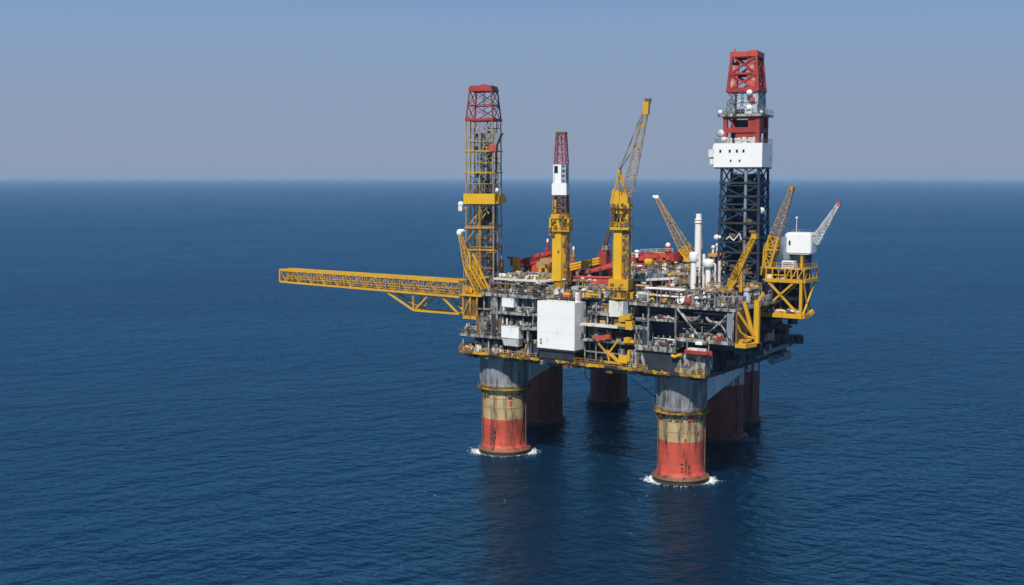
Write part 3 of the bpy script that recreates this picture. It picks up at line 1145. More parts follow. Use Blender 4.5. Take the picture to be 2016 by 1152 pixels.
# inside: driven block, guide rails, hoses, racked pipe
m_ = MB()
for x, y in ((-1.2, 1.5), (1.0, 1.8), (2.2, 0), (-2.6, 2.4), (2.9, 2.6), (.2, -2.4)):
    m_.tube((x, y, 0), (x, y, DZ(262)), .16 + .1 * rnd.random(), n=6)
for k in range(16):
    x = -2.5 + .33 * k
    m_.tube((x, 2.9, 0), (x, 3.1, DZ(330) + rnd.uniform(-2, 2)), .09, n=5)
m_.build('racked_pipe', 'pipe', dl, True)
m_ = MB()
m_.bb(-1.2, 1.2, -.9, .9, DZ(345), DZ(300)).bb(-.5, .5, -.4, .4, DZ(300) + .01, DZ(262))
m_.tube((0, 0, DZ(262)), (0, 0, DZ(180)), .1, n=5).tube((.5, 0, DZ(262)), (.4, 0, DZ(180)), .1, n=5)
m_.bb(-2.6, -.6, 1, 2.6, DZ(380), DZ(352))
m_.build('travelling_block', 'steel', dl, True)
m_ = MB()
for y in (262, 320, 425, 470, 505):
    z = DZ(y)
    m_.bb(-3.9, 1.2, 1.4, 3.7, z - .1, z + .1)
    m_.bb(1.3, 3.9, -1, 3.5, z + 1.2, z + 1.4)
m_.each('work_platform', 'orange', dl, True)
m_ = MB()
m_.beam((-3.6, -3.9, DZ(470)), (1.5, -3.4, DZ(420)), .3)
m_.beam((-3.6, -2, DZ(440)), (.8, -2, DZ(400)), .3)
m_.beam((2.5, -3, DZ(420)), (1, -3, DZ(405)), .35)
m_.each('stay', 'tan', dl, True)
m_ = MB()
zz = DZ(263)
m_.add([(1.6, -3.9, zz), (6.4, -3.9, zz), (6.4, -1, zz), (1.6, -1, zz), (3.0, -3.6, zz - 3.4), (4.3, -3.6, zz - 4.6), (4.3, -1.5, zz - 4.6), (3.0, -1.5, zz - 3.4)],
       [[0, 1, 2, 3], [7, 6, 5, 4], [1, 0, 4, 5], [2, 1, 5, 6], [3, 2, 6, 7], [0, 3, 7, 4]])
m_.build('monkey_board', 'steel', dl, True)
MB().bb(3.0, 5.1, -4.6, -2.2, DZ(299), DZ(286)).build('winch', 'red_bright', dl, True)
MB().bb(-3.4, -1.2, .5, 3, DZ(372), DZ(350)).build('cabin', 'blue', dl, True)
ld = MB()
for x in (-.3, .3):
    ld.tube((x, -4.5, 1), (x, -4.3, DZ(402) - .5), .05, n=4)
for k in range(30):
    ld.tube((-.3, -4.48, 1.4 + k * .85), (.3, -4.48, 1.4 + k * .85), .04, n=4)
ld.build('ladder', 'yellow_worn', dl, True)
m_ = MB()
c = (-5.6, -4.4, DZ(404))
m_.ball((c[0], c[1], c[2] + .3), .95, 14).bb(-6.2, -5.0, -5.2, -3.7, c[2] - 1.6, c[2] - .2)
m_.build('antenna_dome', 'white_worn', dl, True)
MB().ball((4.6, -2.2, z1 + .9), .75, 12).each('antenna_dome', 'white_worn', dl, True)
MB().tube((-4.2, -4.2, c[2] - .8), (-5.0, -4.4, c[2] - .9), .2).build('bracket', 'yellow_worn', dl, True)
fl = MB()
for sx_ in (-1, 1):
    for sy_ in (-1, 1):
        fl.bb(sx_ * 4.25 - .7, sx_ * 4.25 + .7, sy_ * 4.25 - .7, sy_ * 4.25 + .7, -.0, .8)
fl.bb(-5.2, 5.2, -5.0, 5.0, .3, .6)
fl.build('substructure', 'yellow_worn', dl, True)

# ---------------- slim mast
b_ = 0.0
mz = lambda y: PB(1104, y, b_).z - 46.2
p0 = PB(1104, 560, b_)
ms = thing('slim_mast', 'slim yellow mast with white boxes and a red lattice tip', 'mast', (p0.x, b_, 46.2), YT)
MB().cyl(0, 0, -.2, mz(566), 2.3, 1.9, 20).build('foot', 'white_worn', ms, True)
m_ = MB()
m_.bb(-2.0, .55, -2.0, 2.0, mz(552), mz(430))
m_.build('column', 'yellow_clean', ms, True)
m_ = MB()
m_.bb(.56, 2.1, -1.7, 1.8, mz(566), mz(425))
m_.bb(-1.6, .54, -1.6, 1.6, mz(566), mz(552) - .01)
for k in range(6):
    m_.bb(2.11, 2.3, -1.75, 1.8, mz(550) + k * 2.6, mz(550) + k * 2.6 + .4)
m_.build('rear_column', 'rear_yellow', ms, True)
m_ = MB()
m_.bb(-2.3, 2.3, -2.3, 2.1, mz(430), mz(424) + .4)
m_.bb(-2.9, 3.0, -2.6, 2.4, mz(455), mz(453))
m_.bb(2.31, 2.9, -2.3, 2.0, mz(452), mz(430))
m_.rail([(-2.8, -2.5, mz(453)), (2.9, -2.5, mz(453)), (2.9, 2.3, mz(453))], 1.2, 1.2, .07)
m_.bb(-2.9, -2.31, -2.0, 1.6, mz(462), mz(428))
m_.build('head', 'yellow', ms, True)
m_ = MB()
rr = random.Random(6)
for k in range(40):
    m_.box((rr.uniform(-2.6, 2.8), rr.choice((-2.5, -2.2, 2.0)), rr.uniform(mz(462), mz(418))), (rr.uniform(.2, .9), rr.uniform(.3, .8), rr.uniform(.3, 1.4)))
for k in range(30):
    m_.box((rr.uniform(1.0, 2.3), -1.8, rr.uniform(mz(560), mz(460))), (rr.uniform(.2, .8), rr.uniform(.2, .5), rr.uniform(.3, 1.2)))
m_.build('fittings', 'brown', ms, True)
m_ = MB()
tower(m_, 1.75, 1.6, mz(424) + .4, mz(384), 3, .28, .16)
m_.build('neck_frame', 'brown', ms, True)
MB().bb(-2.0, -1.0, -1.8, 1.6, mz(424) + .42, mz(393)).build('neck_plate', 'yellow_worn', ms, True)
m_ = MB()
for k in range(7):
    m_.bb(rnd.uniform(-1.2, .6), rnd.uniform(.7, 1.6), rnd.uniform(-1.2, 0), rnd.uniform(.1, 1.2), mz(420) + k, mz(420) + k + rnd.uniform(.3, .8))
m_.build('machinery', 'red', ms, True)
MB().bb(-2.15, 2.0, -2.0, 1.8, mz(384), mz(361)).build('cabin', 'white', ms, True)
m_ = MB()
m_.bb(-1.9, .4, -1.7, 1.4, mz(361) + .01, mz(324))
m_.build('cabin', 'white', ms, True)
MB().bb(-1.5, -.5, -1.75, -1.703, mz(341), mz(327)).bb(.9, 1.5, -1.3, .8, mz(345), mz(333)).each('window', 'glass', ms, True)
m_ = MB()
tower(m_, 1.6, 1.55, mz(361), mz(323), 4, .2, .12)
m_.bb(.5, 1.5, -1, 1, mz(358), mz(346))
m_.build('cage_frame', 'panel', ms, True)
m_ = MB()
tower(m_, 1.65, 1.2, mz(323), mz(264), 3, .15, .10, mids=False, x=True)
m_.tube((.3, .3, mz(323)), (0, 0, mz(266)), .2)
m_.build('tip_frame', 'red', ms, True)
MB().bb(-1.35, 1.35, -1.35, 1.35, mz(264), mz(260)).build('crown', 'brown', ms, True)
ld = MB()
for x in (2.4, 2.9):
    ld.tube((x, 0, mz(560)), (x, 0, mz(456)), .06, n=4)
ld.build('ladder', 'tan', ms, True)
MB().bb(-.45, .1, -2.05, -2.003, mz(498), mz(492)).each('hatch', 'brown', ms, True)

# ---------------- tall yellow crane column
b_ = -5.0
p0 = PB(1222, 622, b_)
cz = lambda y: PB(1222, y, b_).z - p0.z
yc = thing('pedestal_crane', 'tall yellow box column crane with a steep tan lattice jib, tallest of the cranes', 'crane', (p0.x, b_, p0.z), R(14))
m_ = MB().bb(-2.6, 1.3, -2.4, 2.4, 0, cz(591))
m_.build('pedestal', 'white_worn', yc, True)
MB().bb(1.31, 2.6, -2.2, 2.4, 0, cz(591)).build('pedestal_back', 'steel', yc, True)
m_ = MB()
m_.cyl(0, 0, cz(591), cz(574), 2.5, 2.5, 16).cyl(0, 0, cz(587), cz(584), 3.1, 3.1, 16).bb(2.0, 3.6, -1.4, 1.2, cz(587), cz(575))
m_.cyl(0, 0, cz(574) + .01, cz(570), 2.0, 2.2, 16)
m_.build('slew_ring', 'yellow_worn', yc, True)
m_ = MB()
m_.bb(-2.75, 2.6, -2.5, 2.4, cz(570), cz(549))
m_.bb(-2.76, 2.0, -2.6, -2.51, cz(566), cz(562))
m_.build('collar', 'yellow', yc, True)
MB().bb(-1.65, .55, -1.7, 1.6, cz(549) + .01, cz(452)).build('column', 'yellow_clean', yc, True)
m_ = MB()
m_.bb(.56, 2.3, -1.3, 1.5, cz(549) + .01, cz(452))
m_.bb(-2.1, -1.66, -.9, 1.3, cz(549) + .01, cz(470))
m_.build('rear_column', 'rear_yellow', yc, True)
m_ = MB()
m_.bb(-2.5, 2.6, -2.4, 2.3, cz(452), cz(447))
m_.rail([(-2.4, -2.3, cz(447)), (2.5, -2.3, cz(447)), (2.5, 2.2, cz(447)), (-2.4, 2.2, cz(447)), (-2.4, -2.3, cz(447))], 1.2, 1.2, .07)
m_.build('gallery', 'yellow', yc, True)
m_ = MB()
rr = random.Random(16)
for k in range(46):
    m_.box((rr.uniform(-2.4, 2.5), rr.choice((-2.3, -2.0, 1.8)), rr.uniform(cz(447), cz(402))), (rr.uniform(.2, .8), rr.uniform(.3, .7), rr.uniform(.3, 1.4)))
for k in range(34):
    m_.box((rr.uniform(.9, 2.4), -1.4, rr.uniform(cz(545), cz(455))), (rr.uniform(.2, .8), rr.uniform(.2, .5), rr.uniform(.3, 1.2)))
for k in range(40):
    m_.box((rr.uniform(-2.7, 3.0), rr.choice((-2.6, -2.3)), rr.uniform(cz(590), cz(552))), (rr.uniform(.2, .8), rr.uniform(.3, .6), rr.uniform(.2, .8)))
m_.build('fittings', 'brown', yc, True)
m_ = MB()
m_.bb(-1.7, .3, -1.5, 1.4, cz(447), cz(410))
m_.bb(.31, 2.1, -1.3, 1.4, cz(440), cz(410))
m_.bb(-2.4, 2.5, -2.0, 2.0, cz(410), cz(401))
m_.build('head', 'yellow', yc, True)
MB().bb(-1.5, -.1, -1.56, -1.503, cz(436), cz(420)).each('window', 'glass', yc, True)
MB().tube((2.4, -1.5, cz(540)), (2.4, -1.5, cz(405)), .13).tube((2.6, 0, cz(500)), (2.6, 0, cz(405)), .16).each('conduit', 'pipe', yc, True)
m_ = MB()
m_.bb(-2.2, -.2, -1.9, 1.8, cz(401) + .01, cz(375))
m_.bb(-.19, 2.0, -1.6, 1.6, cz(401) + .01, cz(385))
m_.beam((-2.4, -1.9, cz(401)), (-1.6, -1.9, cz(372)), .5)
m_.tube((.2, -1.2, cz(385)), (.2, 1.2, cz(385)), 1.0, n=14)
m_.build('machinery_house', 'yellow', yc, True)
m_ = MB()
top = Vector((-.7, 0, cz(338)))
for s_ in (-1, 1):
    m_.beam((-1.6, s_ * 1.5, cz(376)), top + Vector((0, s_ * .5, 0)), .26)
    m_.beam((1.6, s_ * 1.4, cz(386)), top + Vector((0, s_ * .5, 0)), .34)
m_.tube(top + Vector((0, -.8, 0)), top + Vector((0, .8, 0)), .45, n=10)
m_.build('a_frame', 'yellow', yc, True)
foot = Vector((1.5, -.2, cz(386)))
tip = PB(1275, 200, b_)
o_, yw_ = FRAME[yc.name]
dx = tip - o_
c_, s_ = math.cos(-yw_), math.sin(-yw_)
tipl = Vector((dx.x * c_ - dx.y * s_, dx.x * s_ + dx.y * c_, dx.z))
m_ = MB()
m_.lattice(foot, tipl, 2.4, 2.6, 1.2, 1.1, 15, .11, .055, side=(0, 1, 0))
jib = m_.build('jib', 'tan', yc, True)
d_ = (tipl - foot)
m_ = MB()
for t_ in (.22, .5, .74):
    c = foot + d_ * t_
    m_.box(c, (1.7 - t_, 1.9 - t_, .45))
m_.box(foot + d_ * .93, (1.5, 1.6, 3.2))
m_.each('jib_joint', 'yellow', jib, True)
MB().box(tipl + Vector((.1, 0, .3)), (1.5, 1.3, .9)).build('tip_sheave', 'brown', jib, True)
m_ = MB()
for s_ in (-.4, 0, .4):
    m_.tube(top + Vector((0, s_, .3)), foot + d_ * .96 + Vector((-.4, s_, 0)), .05, n=4)
    m_.tube(top + Vector((0, s_, .1)), foot + d_ * .55 + Vector((-.7, s_, 0)), .05, n=4)
m_.tube((.2, 0, cz(380)), foot + d_ * .98, .05, n=4)
m_.build('pendant_cable', 'grey', yc, True)
MB().tube(top, top + Vector((-.2, 0, 2.0)), .07).build('aerial', 'grey', yc, True)

# ---------------- right big derrick
b_ = 24.0
p0 = PB(1463, 527, b_)
rz = lambda y: PB(1465, y, b_).z - 47.0
rdk = thing('drilling_derrick', 'tallest derrick, dark navy with a white cabin block and a red top', 'derrick', (p0.x, b_, 47.0), R(8.5))
hb, ht = 5.6, 5.05
zc0 = rz(328)
m_ = MB()
tower(m_, hb, ht, 0, zc0, 7, .42, .2)
m_.build('lattice_frame', 'navy', rdk, True)
m_ = MB()
for i, y in enumerate((360, 386, 412, 438, 466, 495)):
    z = rz(y)
    h = hb + (ht - hb) * z / zc0 + .25
    for p, q in (((-h, -h), (h, -h)), ((h, -h), (h, h)), ((h, h), (-h, h)), ((-h, h), (-h, -h))):
        m_.beam((*p, z), (*q, z), .5, .55)
    m_.bb(-h, h, -h, h, z - .05, z + .05)
m_.each('ring_beam', 'dark', rdk, True)
m_ = MB()
for k, (x0, x1, y0, y1) in enumerate(((-4.2, 4.3, 2.2, 4.6), (-4.2, -2.6, -3, 2.1), (.4, 4.2, -1.5, 2.1), (-2.5, -.5, 0, 2))):
    m_.bb(x0, x1, y0, y1, .0, zc0 - 2 - 3.0 * (k % 2))
m_.build('enclosure', 'navy', rdk, True)
m_ = MB()
rr = random.Random(9)
for k in range(34):
    x, z = rr.uniform(-4, 4), rr.uniform(2, zc0 - 3)
    m_.tube((x, -3.9 + rr.random(), z), (x + rr.uniform(-2.5, 2.5), -3.6 + rr.random(), z + rr.uniform(.5, 3.4)), .12 + .1 * rr.random(), n=5)
m_.tube((1.6, -5.2, 2), (1.6, -5.0, zc0), .45, n=8)
m_.build('pipework', 'steel', rdk, True)
m_ = MB()
for k in range(22):
    x, z = rr.uniform(-4.4, 4.4), rr.uniform(0, rz(440))
    m_.box((x, -4.6 - rr.random() * .5, z + .6), (rr.uniform(.6, 2), 1, rr.uniform(.5, 1.8)))
m_.build('machinery', 'brown', rdk, True)
pt = [(-3.2, rz(470)), (-2.4, rz(464)), (-1.2, rz(472)), (.4, rz(458)), (.9, rz(470))]
MB().path([(x, -5.9, z) for x, z in pt], .17, 6).build('hose', 'white_worn', rdk, True)
z1 = rz(283)
m_ = MB()
m_.bb(-7.1, 6.1, -5.9, 5.4, zc0 - .2, z1)
cab = m_.build('cabin_block', 'white', rdk, True)
m_ = MB()
for x in (-5.3, -2.7, -.75, 1.05):
    zt = z1 - 1.7
    m_.bb(x - .28, x + .28, -5.96, -5.903, zt - .8, zt)
for x in (-2.4, .05):
    m_.bb(x - .22, x + .22, -5.96, -5.903, zc0 + 1.2, zc0 + 1.8)
m_.bb(6.103, 6.16, 3.4, 4.0, zc0 + 1.7, zc0 + 2.4)
m_.each('window', 'glass', cab, True)
m_ = MB()
m_.bb(-9.0, -7.11, -4.6, -1.2, z1 - 3.6, z1 - 1.5).bb(-8.7, -7.11, -4.2, -1.6, zc0 + .6, z1 - 3.61).bb(-8.0, -7.11, -4.0, -2, z1 - 1.49, z1 - .4)
m_.build('side_bay', 'white_worn', cab, True)
MB().bb(-7.0, 6.0, -5.8, 5.3, zc0 - .6, zc0 - .21).build('under_frame', 'dark', cab, True)
m_ = MB().rail([(-7, -5.8, z1), (6.0, -5.8, z1), (6.0, 5.3, z1), (-7, 5.3, z1), (-7, -5.8, z1)], 1.1, 1.7, .06)
m_.build('railing', 'grey', cab, True)
# red storey
z2 = rz(231)
m_ = MB()
for sx_ in (-1, 1):
    for sy_ in (-1, 1):
        m_.bb(sx_ * 4.4 - .55, sx_ * 4.4 + .55, sy_ * 4.4 - .55, sy_ * 4.4 + .55, z1, z2)
zm = z1 + (z2 - z1) * .5
m_.bb(-3.84, 3.84, -4.9, -3.9, zm - .7, zm + .7)
m_.bb(-3.84, 3.84, 3.9, 4.9, zm - .7, zm + .7)
m_.bb(3.9, 4.9, -3.84, 3.84, zm - .6, zm + .6)
m_.bb(-4.9, -3.9, -3.84, 3.84, zm - .6, zm + .6)
m_.bb(-1.6, 3.84, -4.6, -4.0, z1 + .1, zm - .71)
m_.bb(1.8, 3.84, -4.7, -4.1, zm + .71, z2 - .1)
m_.beam((-3.7, -4.4, z2), (-1.6, -4.4, zm), .5)
m_.bb(-3.84, 3.84, -4.85, -4.0, z2 - .6, z2 - .05)
m_.bb(4.0, 4.8, -3.84, .2, zm + .61, z2 - .1)
m_.build('red_storey', 'red', rdk, True)
MB().bb(-3.4, 3.4, -2.6, 3.4, z1 + .3, z2 - .8).build('storey_core', 'dark', rdk, True)
m_ = MB()
for k in range(26):
    m_.box((rr.uniform(-5.5, 4), -5.2 + rr.random() * .5, z1 + .6), (rr.uniform(.3, 1.2), .6, rr.uniform(.4, 2.4)))
m_.ball((-5.6, -4.6, z1 + 2.6), 1.15, 14)
m_.ball((-4.4, -5.4, z1 + 1.0), .7, 12)
m_.each('antenna_dome', 'white_worn', rdk, True)
# gallery
z3 = rz(225)
m_ = MB().bb(-6.3, 6.2, -5.6, 5.4, z2, z2 + .6)
m_.build('gallery', 'grey', rdk, True)
MB().rail([(-6.2, -5.5, z2 + .6), (6.1, -5.5, z2 + .6), (6.1, 5.3, z2 + .6), (-6.2, 5.3, z2 + .6), (-6.2, -5.5, z2 + .6)], 1.2, 1.4, .06).build('gallery_railing', 'grey', rdk, True)
# pale screen section
z4 = rz(181)
def fr_box(mb, h0, h1, za, zb, sides, t=.08, inset=0):
    for (x0, y0, x1, y1) in sides:
        mb.add([(x0 * h0, y0 * h0, za), (x1 * h0, y1 * h0, za), (x1 * h1, y1 * h1, zb), (x0 * h1, y0 * h1, zb),
                (x0 * (h0 - t), y0 * (h0 - t), za), (x1 * (h0 - t), y1 * (h0 - t), za), (x1 * (h1 - t), y1 * (h1 - t), zb), (x0 * (h1 - t), y0 * (h1 - t), zb)],
               [[0, 1, 2, 3], [7, 6, 5, 4], [0, 4, 5, 1], [1, 5, 6, 2], [2, 6, 7, 3], [3, 7, 4, 0]])
m_ = MB()
fr_box(m_, 4.3, 3.95, z2 + .6, z4, ((-.35, -1, 1, -1), (1, -1, 1, 1), (1, 1, -1, 1)))
m_.build('screen_panel', 'panel', rdk, True)
m_ = MB()
for k, (x, z, hgt) in enumerate(((-.3, .80, .9), (.15, .82, .7), (-.25, .66, .7), (.2, .65, .9), (-.3, .52, .6), (.1, .50, .8), (-.35, .38, .7), (.1, .36, .6))):
    zz = z2 + .6 + (z4 - z2 - .6) * z
    yy = -(4.3 - .35 * z) - .02
    m_.bb(x - .16, x + .16, yy - .05, yy, zz - hgt * .5, zz + hgt * .3)
    m_.bb(x - .16, x + .3, yy - .05, yy, zz + hgt * .31, zz + hgt * .5)
m_.build('emblem', 'blue', rdk, True)
m_ = MB()
tower(m_, 4.35, 4.0, z2 + .6, z4, 2, .2, .1)
m_.tube((-3.4, -4, z2 + .6), (-3.0, -3.8, z4), .1)
m_.build('screen_frame', 'grey', rdk, True)
m_ = MB()
m_.ball((2.1, -4.9, z2 + 6.2), .85, 12).bb(1.0, 3.0, -5.2, -4.4, z2 + .65, z2 + 2.0).ball((2.1, -4.8, z2 + 2.2), .9, 12)
m_.ball((-5.7, -5.2, z2 + 1.2), .7, 12).ball((5.4, -4.8, z2 + 1.0), .5, 12)
m_.each('lamp_housing', 'white', rdk, True)
MB().bb(2.2, 3.4, -4.8, -4.35, z2 + 3.9, z2 + 5.0).build('red_box', 'red_bright', rdk, True)
MB().bb(-1.9, .8, -4.9, -4.32, z2 + .65, z2 + 2.0).build('louvre', 'dark', rdk, True)
# red top
z5 = rz(114)
m_ = MB()
tower(m_, 4.1, 3.3, z4, z5, 2, .5, .34)
for h, z, hh in ((4.2, z4 + .3, 1.2), ):
    for p, q in (((-h, -h), (h, -h)), ((h, -h), (h, h)), ((h, h), (-h, h)), ((-h, h), (-h, -h))):
        m_.beam((*p, z), (*q, z), .5, hh)
m_.build('top_frame', 'red', rdk, True)
m_ = MB()
zz = z4 + 1
for s0, s1, t0, t1 in ((-1, -.45, .0, .75), (.25, .95, 0, 1)):
    h0 = 4.05 - .8 * t0
    h1 = 4.05 - .8 * t1
    za, zb = z4 + (z5 - z4) * t0 + 1, z4 + (z5 - z4) * t1
    m_.add([(s0 * h0, -h0, za), (s1 * h0, -h0, za), (s1 * h1 * .8, -h1, zb), (s0 * h1, -h1, zb), (s0 * h0, -h0 + .2, za), (s1 * h0, -h0 + .2, za), (s1 * h1 * .8, -h1 + .2, zb), (s0 * h1, -h1 + .2, zb)],
           [[0, 1, 2, 3], [7, 6, 5, 4], [0, 4, 5, 1], [1, 5, 6, 2], [2, 6, 7, 3], [3, 7, 4, 0]])
h0, h1 = 4.0, 3.3
m_.add([(h0, -.8 * h0, z4 + 1), (h0, .8 * h0, z4 + 1), (h1, .5 * h1, z5 - 2), (h1, -.7 * h1, z5 - 2), (h0 - .2, -.8 * h0, z4 + 1), (h0 - .2, .8 * h0, z4 + 1), (h1 - .2, .5 * h1, z5 - 2), (h1 - .2, -.7 * h1, z5 - 2)],
       [[0, 1, 2, 3], [7, 6, 5, 4], [0, 4, 5, 1], [1, 5, 6, 2], [2, 6, 7, 3], [3, 7, 4, 0]])
m_.build('top_cladding', mat('patched_red_paint', (.42, .045, .035), (.40, .38, .35), .62, .8, streak=1.5, var=.2, rust=.1), rdk, True)
z6 = rz(104)
m_ = MB()
m_.bb(-3.75, 3.75, -3.75, 3.75, z5, z6)
m_.bb(-2.8, -2.4, -3.3, -2.9, z6 + .01, z6 + .8).bb(1.0, 2.8, -1, 1, z6 + .01, z6 + .5)
m_.build('crown', 'red_bright', rdk, True)
m_ = MB()
for c in ((5.6, -3.4, rz(414)), ):
    m_.ball(c, .95, 14)
m_.ball((-6.1, -5.4, rz(467)), .85, 14)
m_.ball((-5.2, -5.6, rz(467) + .1), .55, 12)
m_.tube((5.0, -3.4, rz(414)), (4.9, -3.2, rz(414)), .3)
m_.each('antenna_dome', 'white_worn', rdk, True)
m_ = MB()
m_.bb(-6.8, 6.9, -6.6, 6, 0, 1.2).bb(-6.0, 6.0, -6.2, 5.6, 1.21, 3.0)
m_.build('substructure', 'brown', rdk, True)

# ================================================================== FLARE BOOM to the left
bm = thing('flare_boom', 'long yellow lattice boom reaching out over the sea to the left', 'boom', (-12.7, -3, 45))
pa, pb = (PB(914, 553, -3) + PB(914, 584, -3)) / 2, (PB(561, 530.5, -3) + PB(559, 553.5, -3)) / 2
m_ = MB()
m_.lattice(pa, pb, 4.6, 4.5, 3.8, 3.9, 26, .0001, .13, side=(0, 1, 0))
m_.build('lattice', 'yellow_worn', bm)
m_ = MB()
rr = random.Random(3)
d_ = pb - pa
for k in range(60):
    t_ = rr.uniform(0.01, .97)
    c = pa + d_ * t_
    s_ = rr.choice((-1, 1)) * 2.0
    m_.tube(c + Vector((0, s_ * .9, rr.uniform(-1.9, 0))), c + Vector((rr.uniform(-2.2, 2.2), s_ * .9, rr.uniform(0, 1.9))), .1, n=4)
m_.tube(pa + Vector((0, .6, -.9)), pb + Vector((0, .6, -.8)), .32, n=8)
m_.tube(pa + Vector((0, -.5, -.9)), pb + Vector((0, -.5, -.8)), .24, n=8)
m_.tube(pa + Vector((0, 1.5, -.4)), pb + Vector((0, 1.2, -.4)), .2, n=8)
m_.each('pipework', 'tan', bm)
m_ = MB()
for s_ in (-1, 1):
    m_.beam(pa + Vector((0, s_ * 2.3, 2.25)), pb + Vector((0, s_ * 1.9, 1.95)), .62, .75)
    m_.beam(pa + Vector((0, s_ * 2.3, -2.25)), pb + Vector((0, s_ * 1.9, -1.95)), .5, .55)
for s_ in (-1, 1):
    m_.beam(pb + Vector((0, s_ * 1.9, 1.95)), pb + Vector((-.1, s_ * 1.9, -1.95)), .5)
m_.beam(pb + Vector((0, -1.9, 1.95)), pb + Vector((0, 1.9, 1.95)), .5)
m_.beam(pb + Vector((0, -1.9, -1.95)), pb + Vector((0, 1.9, -1.95)), .5)
m_.build('chord', 'yellow', bm)
m_ = MB()
wlk = [pa.lerp(pb, i / 8) + Vector((0, 0, -2.0)) for i in range(9)]
for p, q in zip(wlk, wlk[1:]):
    m_.beam(p, q, 2.2, .1)
m_.build('walkway', 'orange', bm)
m_ = MB()
for s_ in (-1.8, 1.8):
    P = lambda x, y: PB(x, y, -3) + Vector((0, s_, 0))
    m_.beam(P(766, 572), P(822, 610), .5)
    m_.beam(P(822, 610), P(912, 617), .5)
    m_.beam(P(821, 577), P(822, 609), .45)
    m_.beam(P(826, 607), P(851, 581), .45)
    m_.beam(P(878, 584), P(908, 615), .45)
m_.tube(PB(822, 610, -3) + Vector((0, -1.8, 0)), PB(822, 610, -3) + Vector((0, 1.8, 0)), .25)
m_.tube(PB(908, 616, -3) + Vector((0, -1.8, 0)), PB(908, 616, -3) + Vector((0, 1.8, 0)), .25)
m_.each('under_brace', 'yellow', bm)
m_ = MB().path([PB(858, 583, -3), PB(863, 594, -3), PB(861, 604, -3), PB(858, 611, -3)], .12, 5)
m_.build('hose', 'brown', bm)
m_ = MB().beam(PB(913, 553, -3), PB(914, 527, -3), .22).beam(PB(914, 527, -3), PB(923, 526, -3), .22)
m_.build('gantry_post', 'tan', bm)

# yellow-brown caged support at the root of the boom
p, q = PB(911, 582, -7.5), PB(946, 630, -7.5)
cg = thing('boom_support', 'rusty yellow caged support box carrying the root of the long boom', 'support', (p.x, -7.5, q.z))
m_ = MB().bb(p.x, p.x + 5.4, -7.6, -2.2, q.z, q.z + .9)
for a in (p.x, p.x + 2.6, p.x + 5):
    m_.bb(a, a + .4, -7.75, -7.35, q.z + .91, p.z)
    m_.bb(a, a + .4, -2.6, -2.2, q.z + .91, p.z)
m_.beam((p.x + .2, -7.6, q.z + 1), (p.x + 2.8, -7.6, p.z - .5), .25)
m_.build('cage', 'yellow_worn', cg)
MB().bb(p.x + .5, p.x + 4.9, -7.2, -2.7, q.z + .92, p.z - .05).build('inner_casing', 'brown', cg)
m_ = MB().bb(p.x - .5, q.x + .6, -8.0, -1.8, p.z, p.z + .6)
m_.build('top_beam', 'yellow', cg)
m_ = MB()
rr = random.Random(8)
for k in range(26):
    m_.box((rr.uniform(p.x - .2, q.x), rr.uniform(-7.6, -3), p.z + .61 + rr.uniform(.2, 1.6)), (rr.uniform(.4, 1.6), rr.uniform(.4, 1.4), rr.uniform(.4, 1.6)))
m_.build('winch_gear', 'yellow_worn', cg)

# knuckle crane with a white capped tip standing over the boom root
p0 = PB(947, 577, -6.5)
kc = thing('lattice_crane', 'yellow lattice crane with a white hooded tip leaning left over the boom root', 'crane', p0)
tip = PB(906, 462, -6.5)
mid = PB(921, 525, -6.5)
m_ = MB()
m_.lattice(p0 + Vector((0, 0, .5)), mid, 2.2, 2.4, 1.5, 1.7, 6, .2, .1, side=(0, 1, 0), cross=True)
m_.lattice(mid, tip, 1.5, 1.7, .9, .6, 6, .17, .08, side=(0, 1, 0))
m_.build('jib', 'yellow_worn', kc)
m_ = MB()
m_.beam(PB(930, 560, -6.5), PB(924, 495, -6.5), .4)
m_.beam(PB(931, 500, -5), PB(966, 577, -5), .5)
m_.beam(PB(924, 500, -5), PB(958, 577, -5), .35)
m_.beam(PB(930, 552, -5), PB(962, 545, -5), .4)
m_.lattice(PB(943, 560, -5.5), PB(936, 515, -5.5), 1.4, 1.4, 1, 1, 4, .12, .08, side=(0, 1, 0))
m_.beam(PB(922, 578, -6.6), PB(966, 580, -6.6), .7)
m_.each('back_stay', 'yellow', kc)
m_ = MB()
c = PB(905, 457, -6.5)
m_.lathe(c.x, c.y, [(.2, c.z - 1.4), (.8, c.z - .9), (.95, c.z - .1), (.7, c.z + .6), (.1, c.z + .85)], 14)
m_.tube(c + Vector((.2, 0, .25)), c + Vector((1.6, 0, .5)), .65, .4, n=12)
m_.build('tip_hood', 'white', kc)

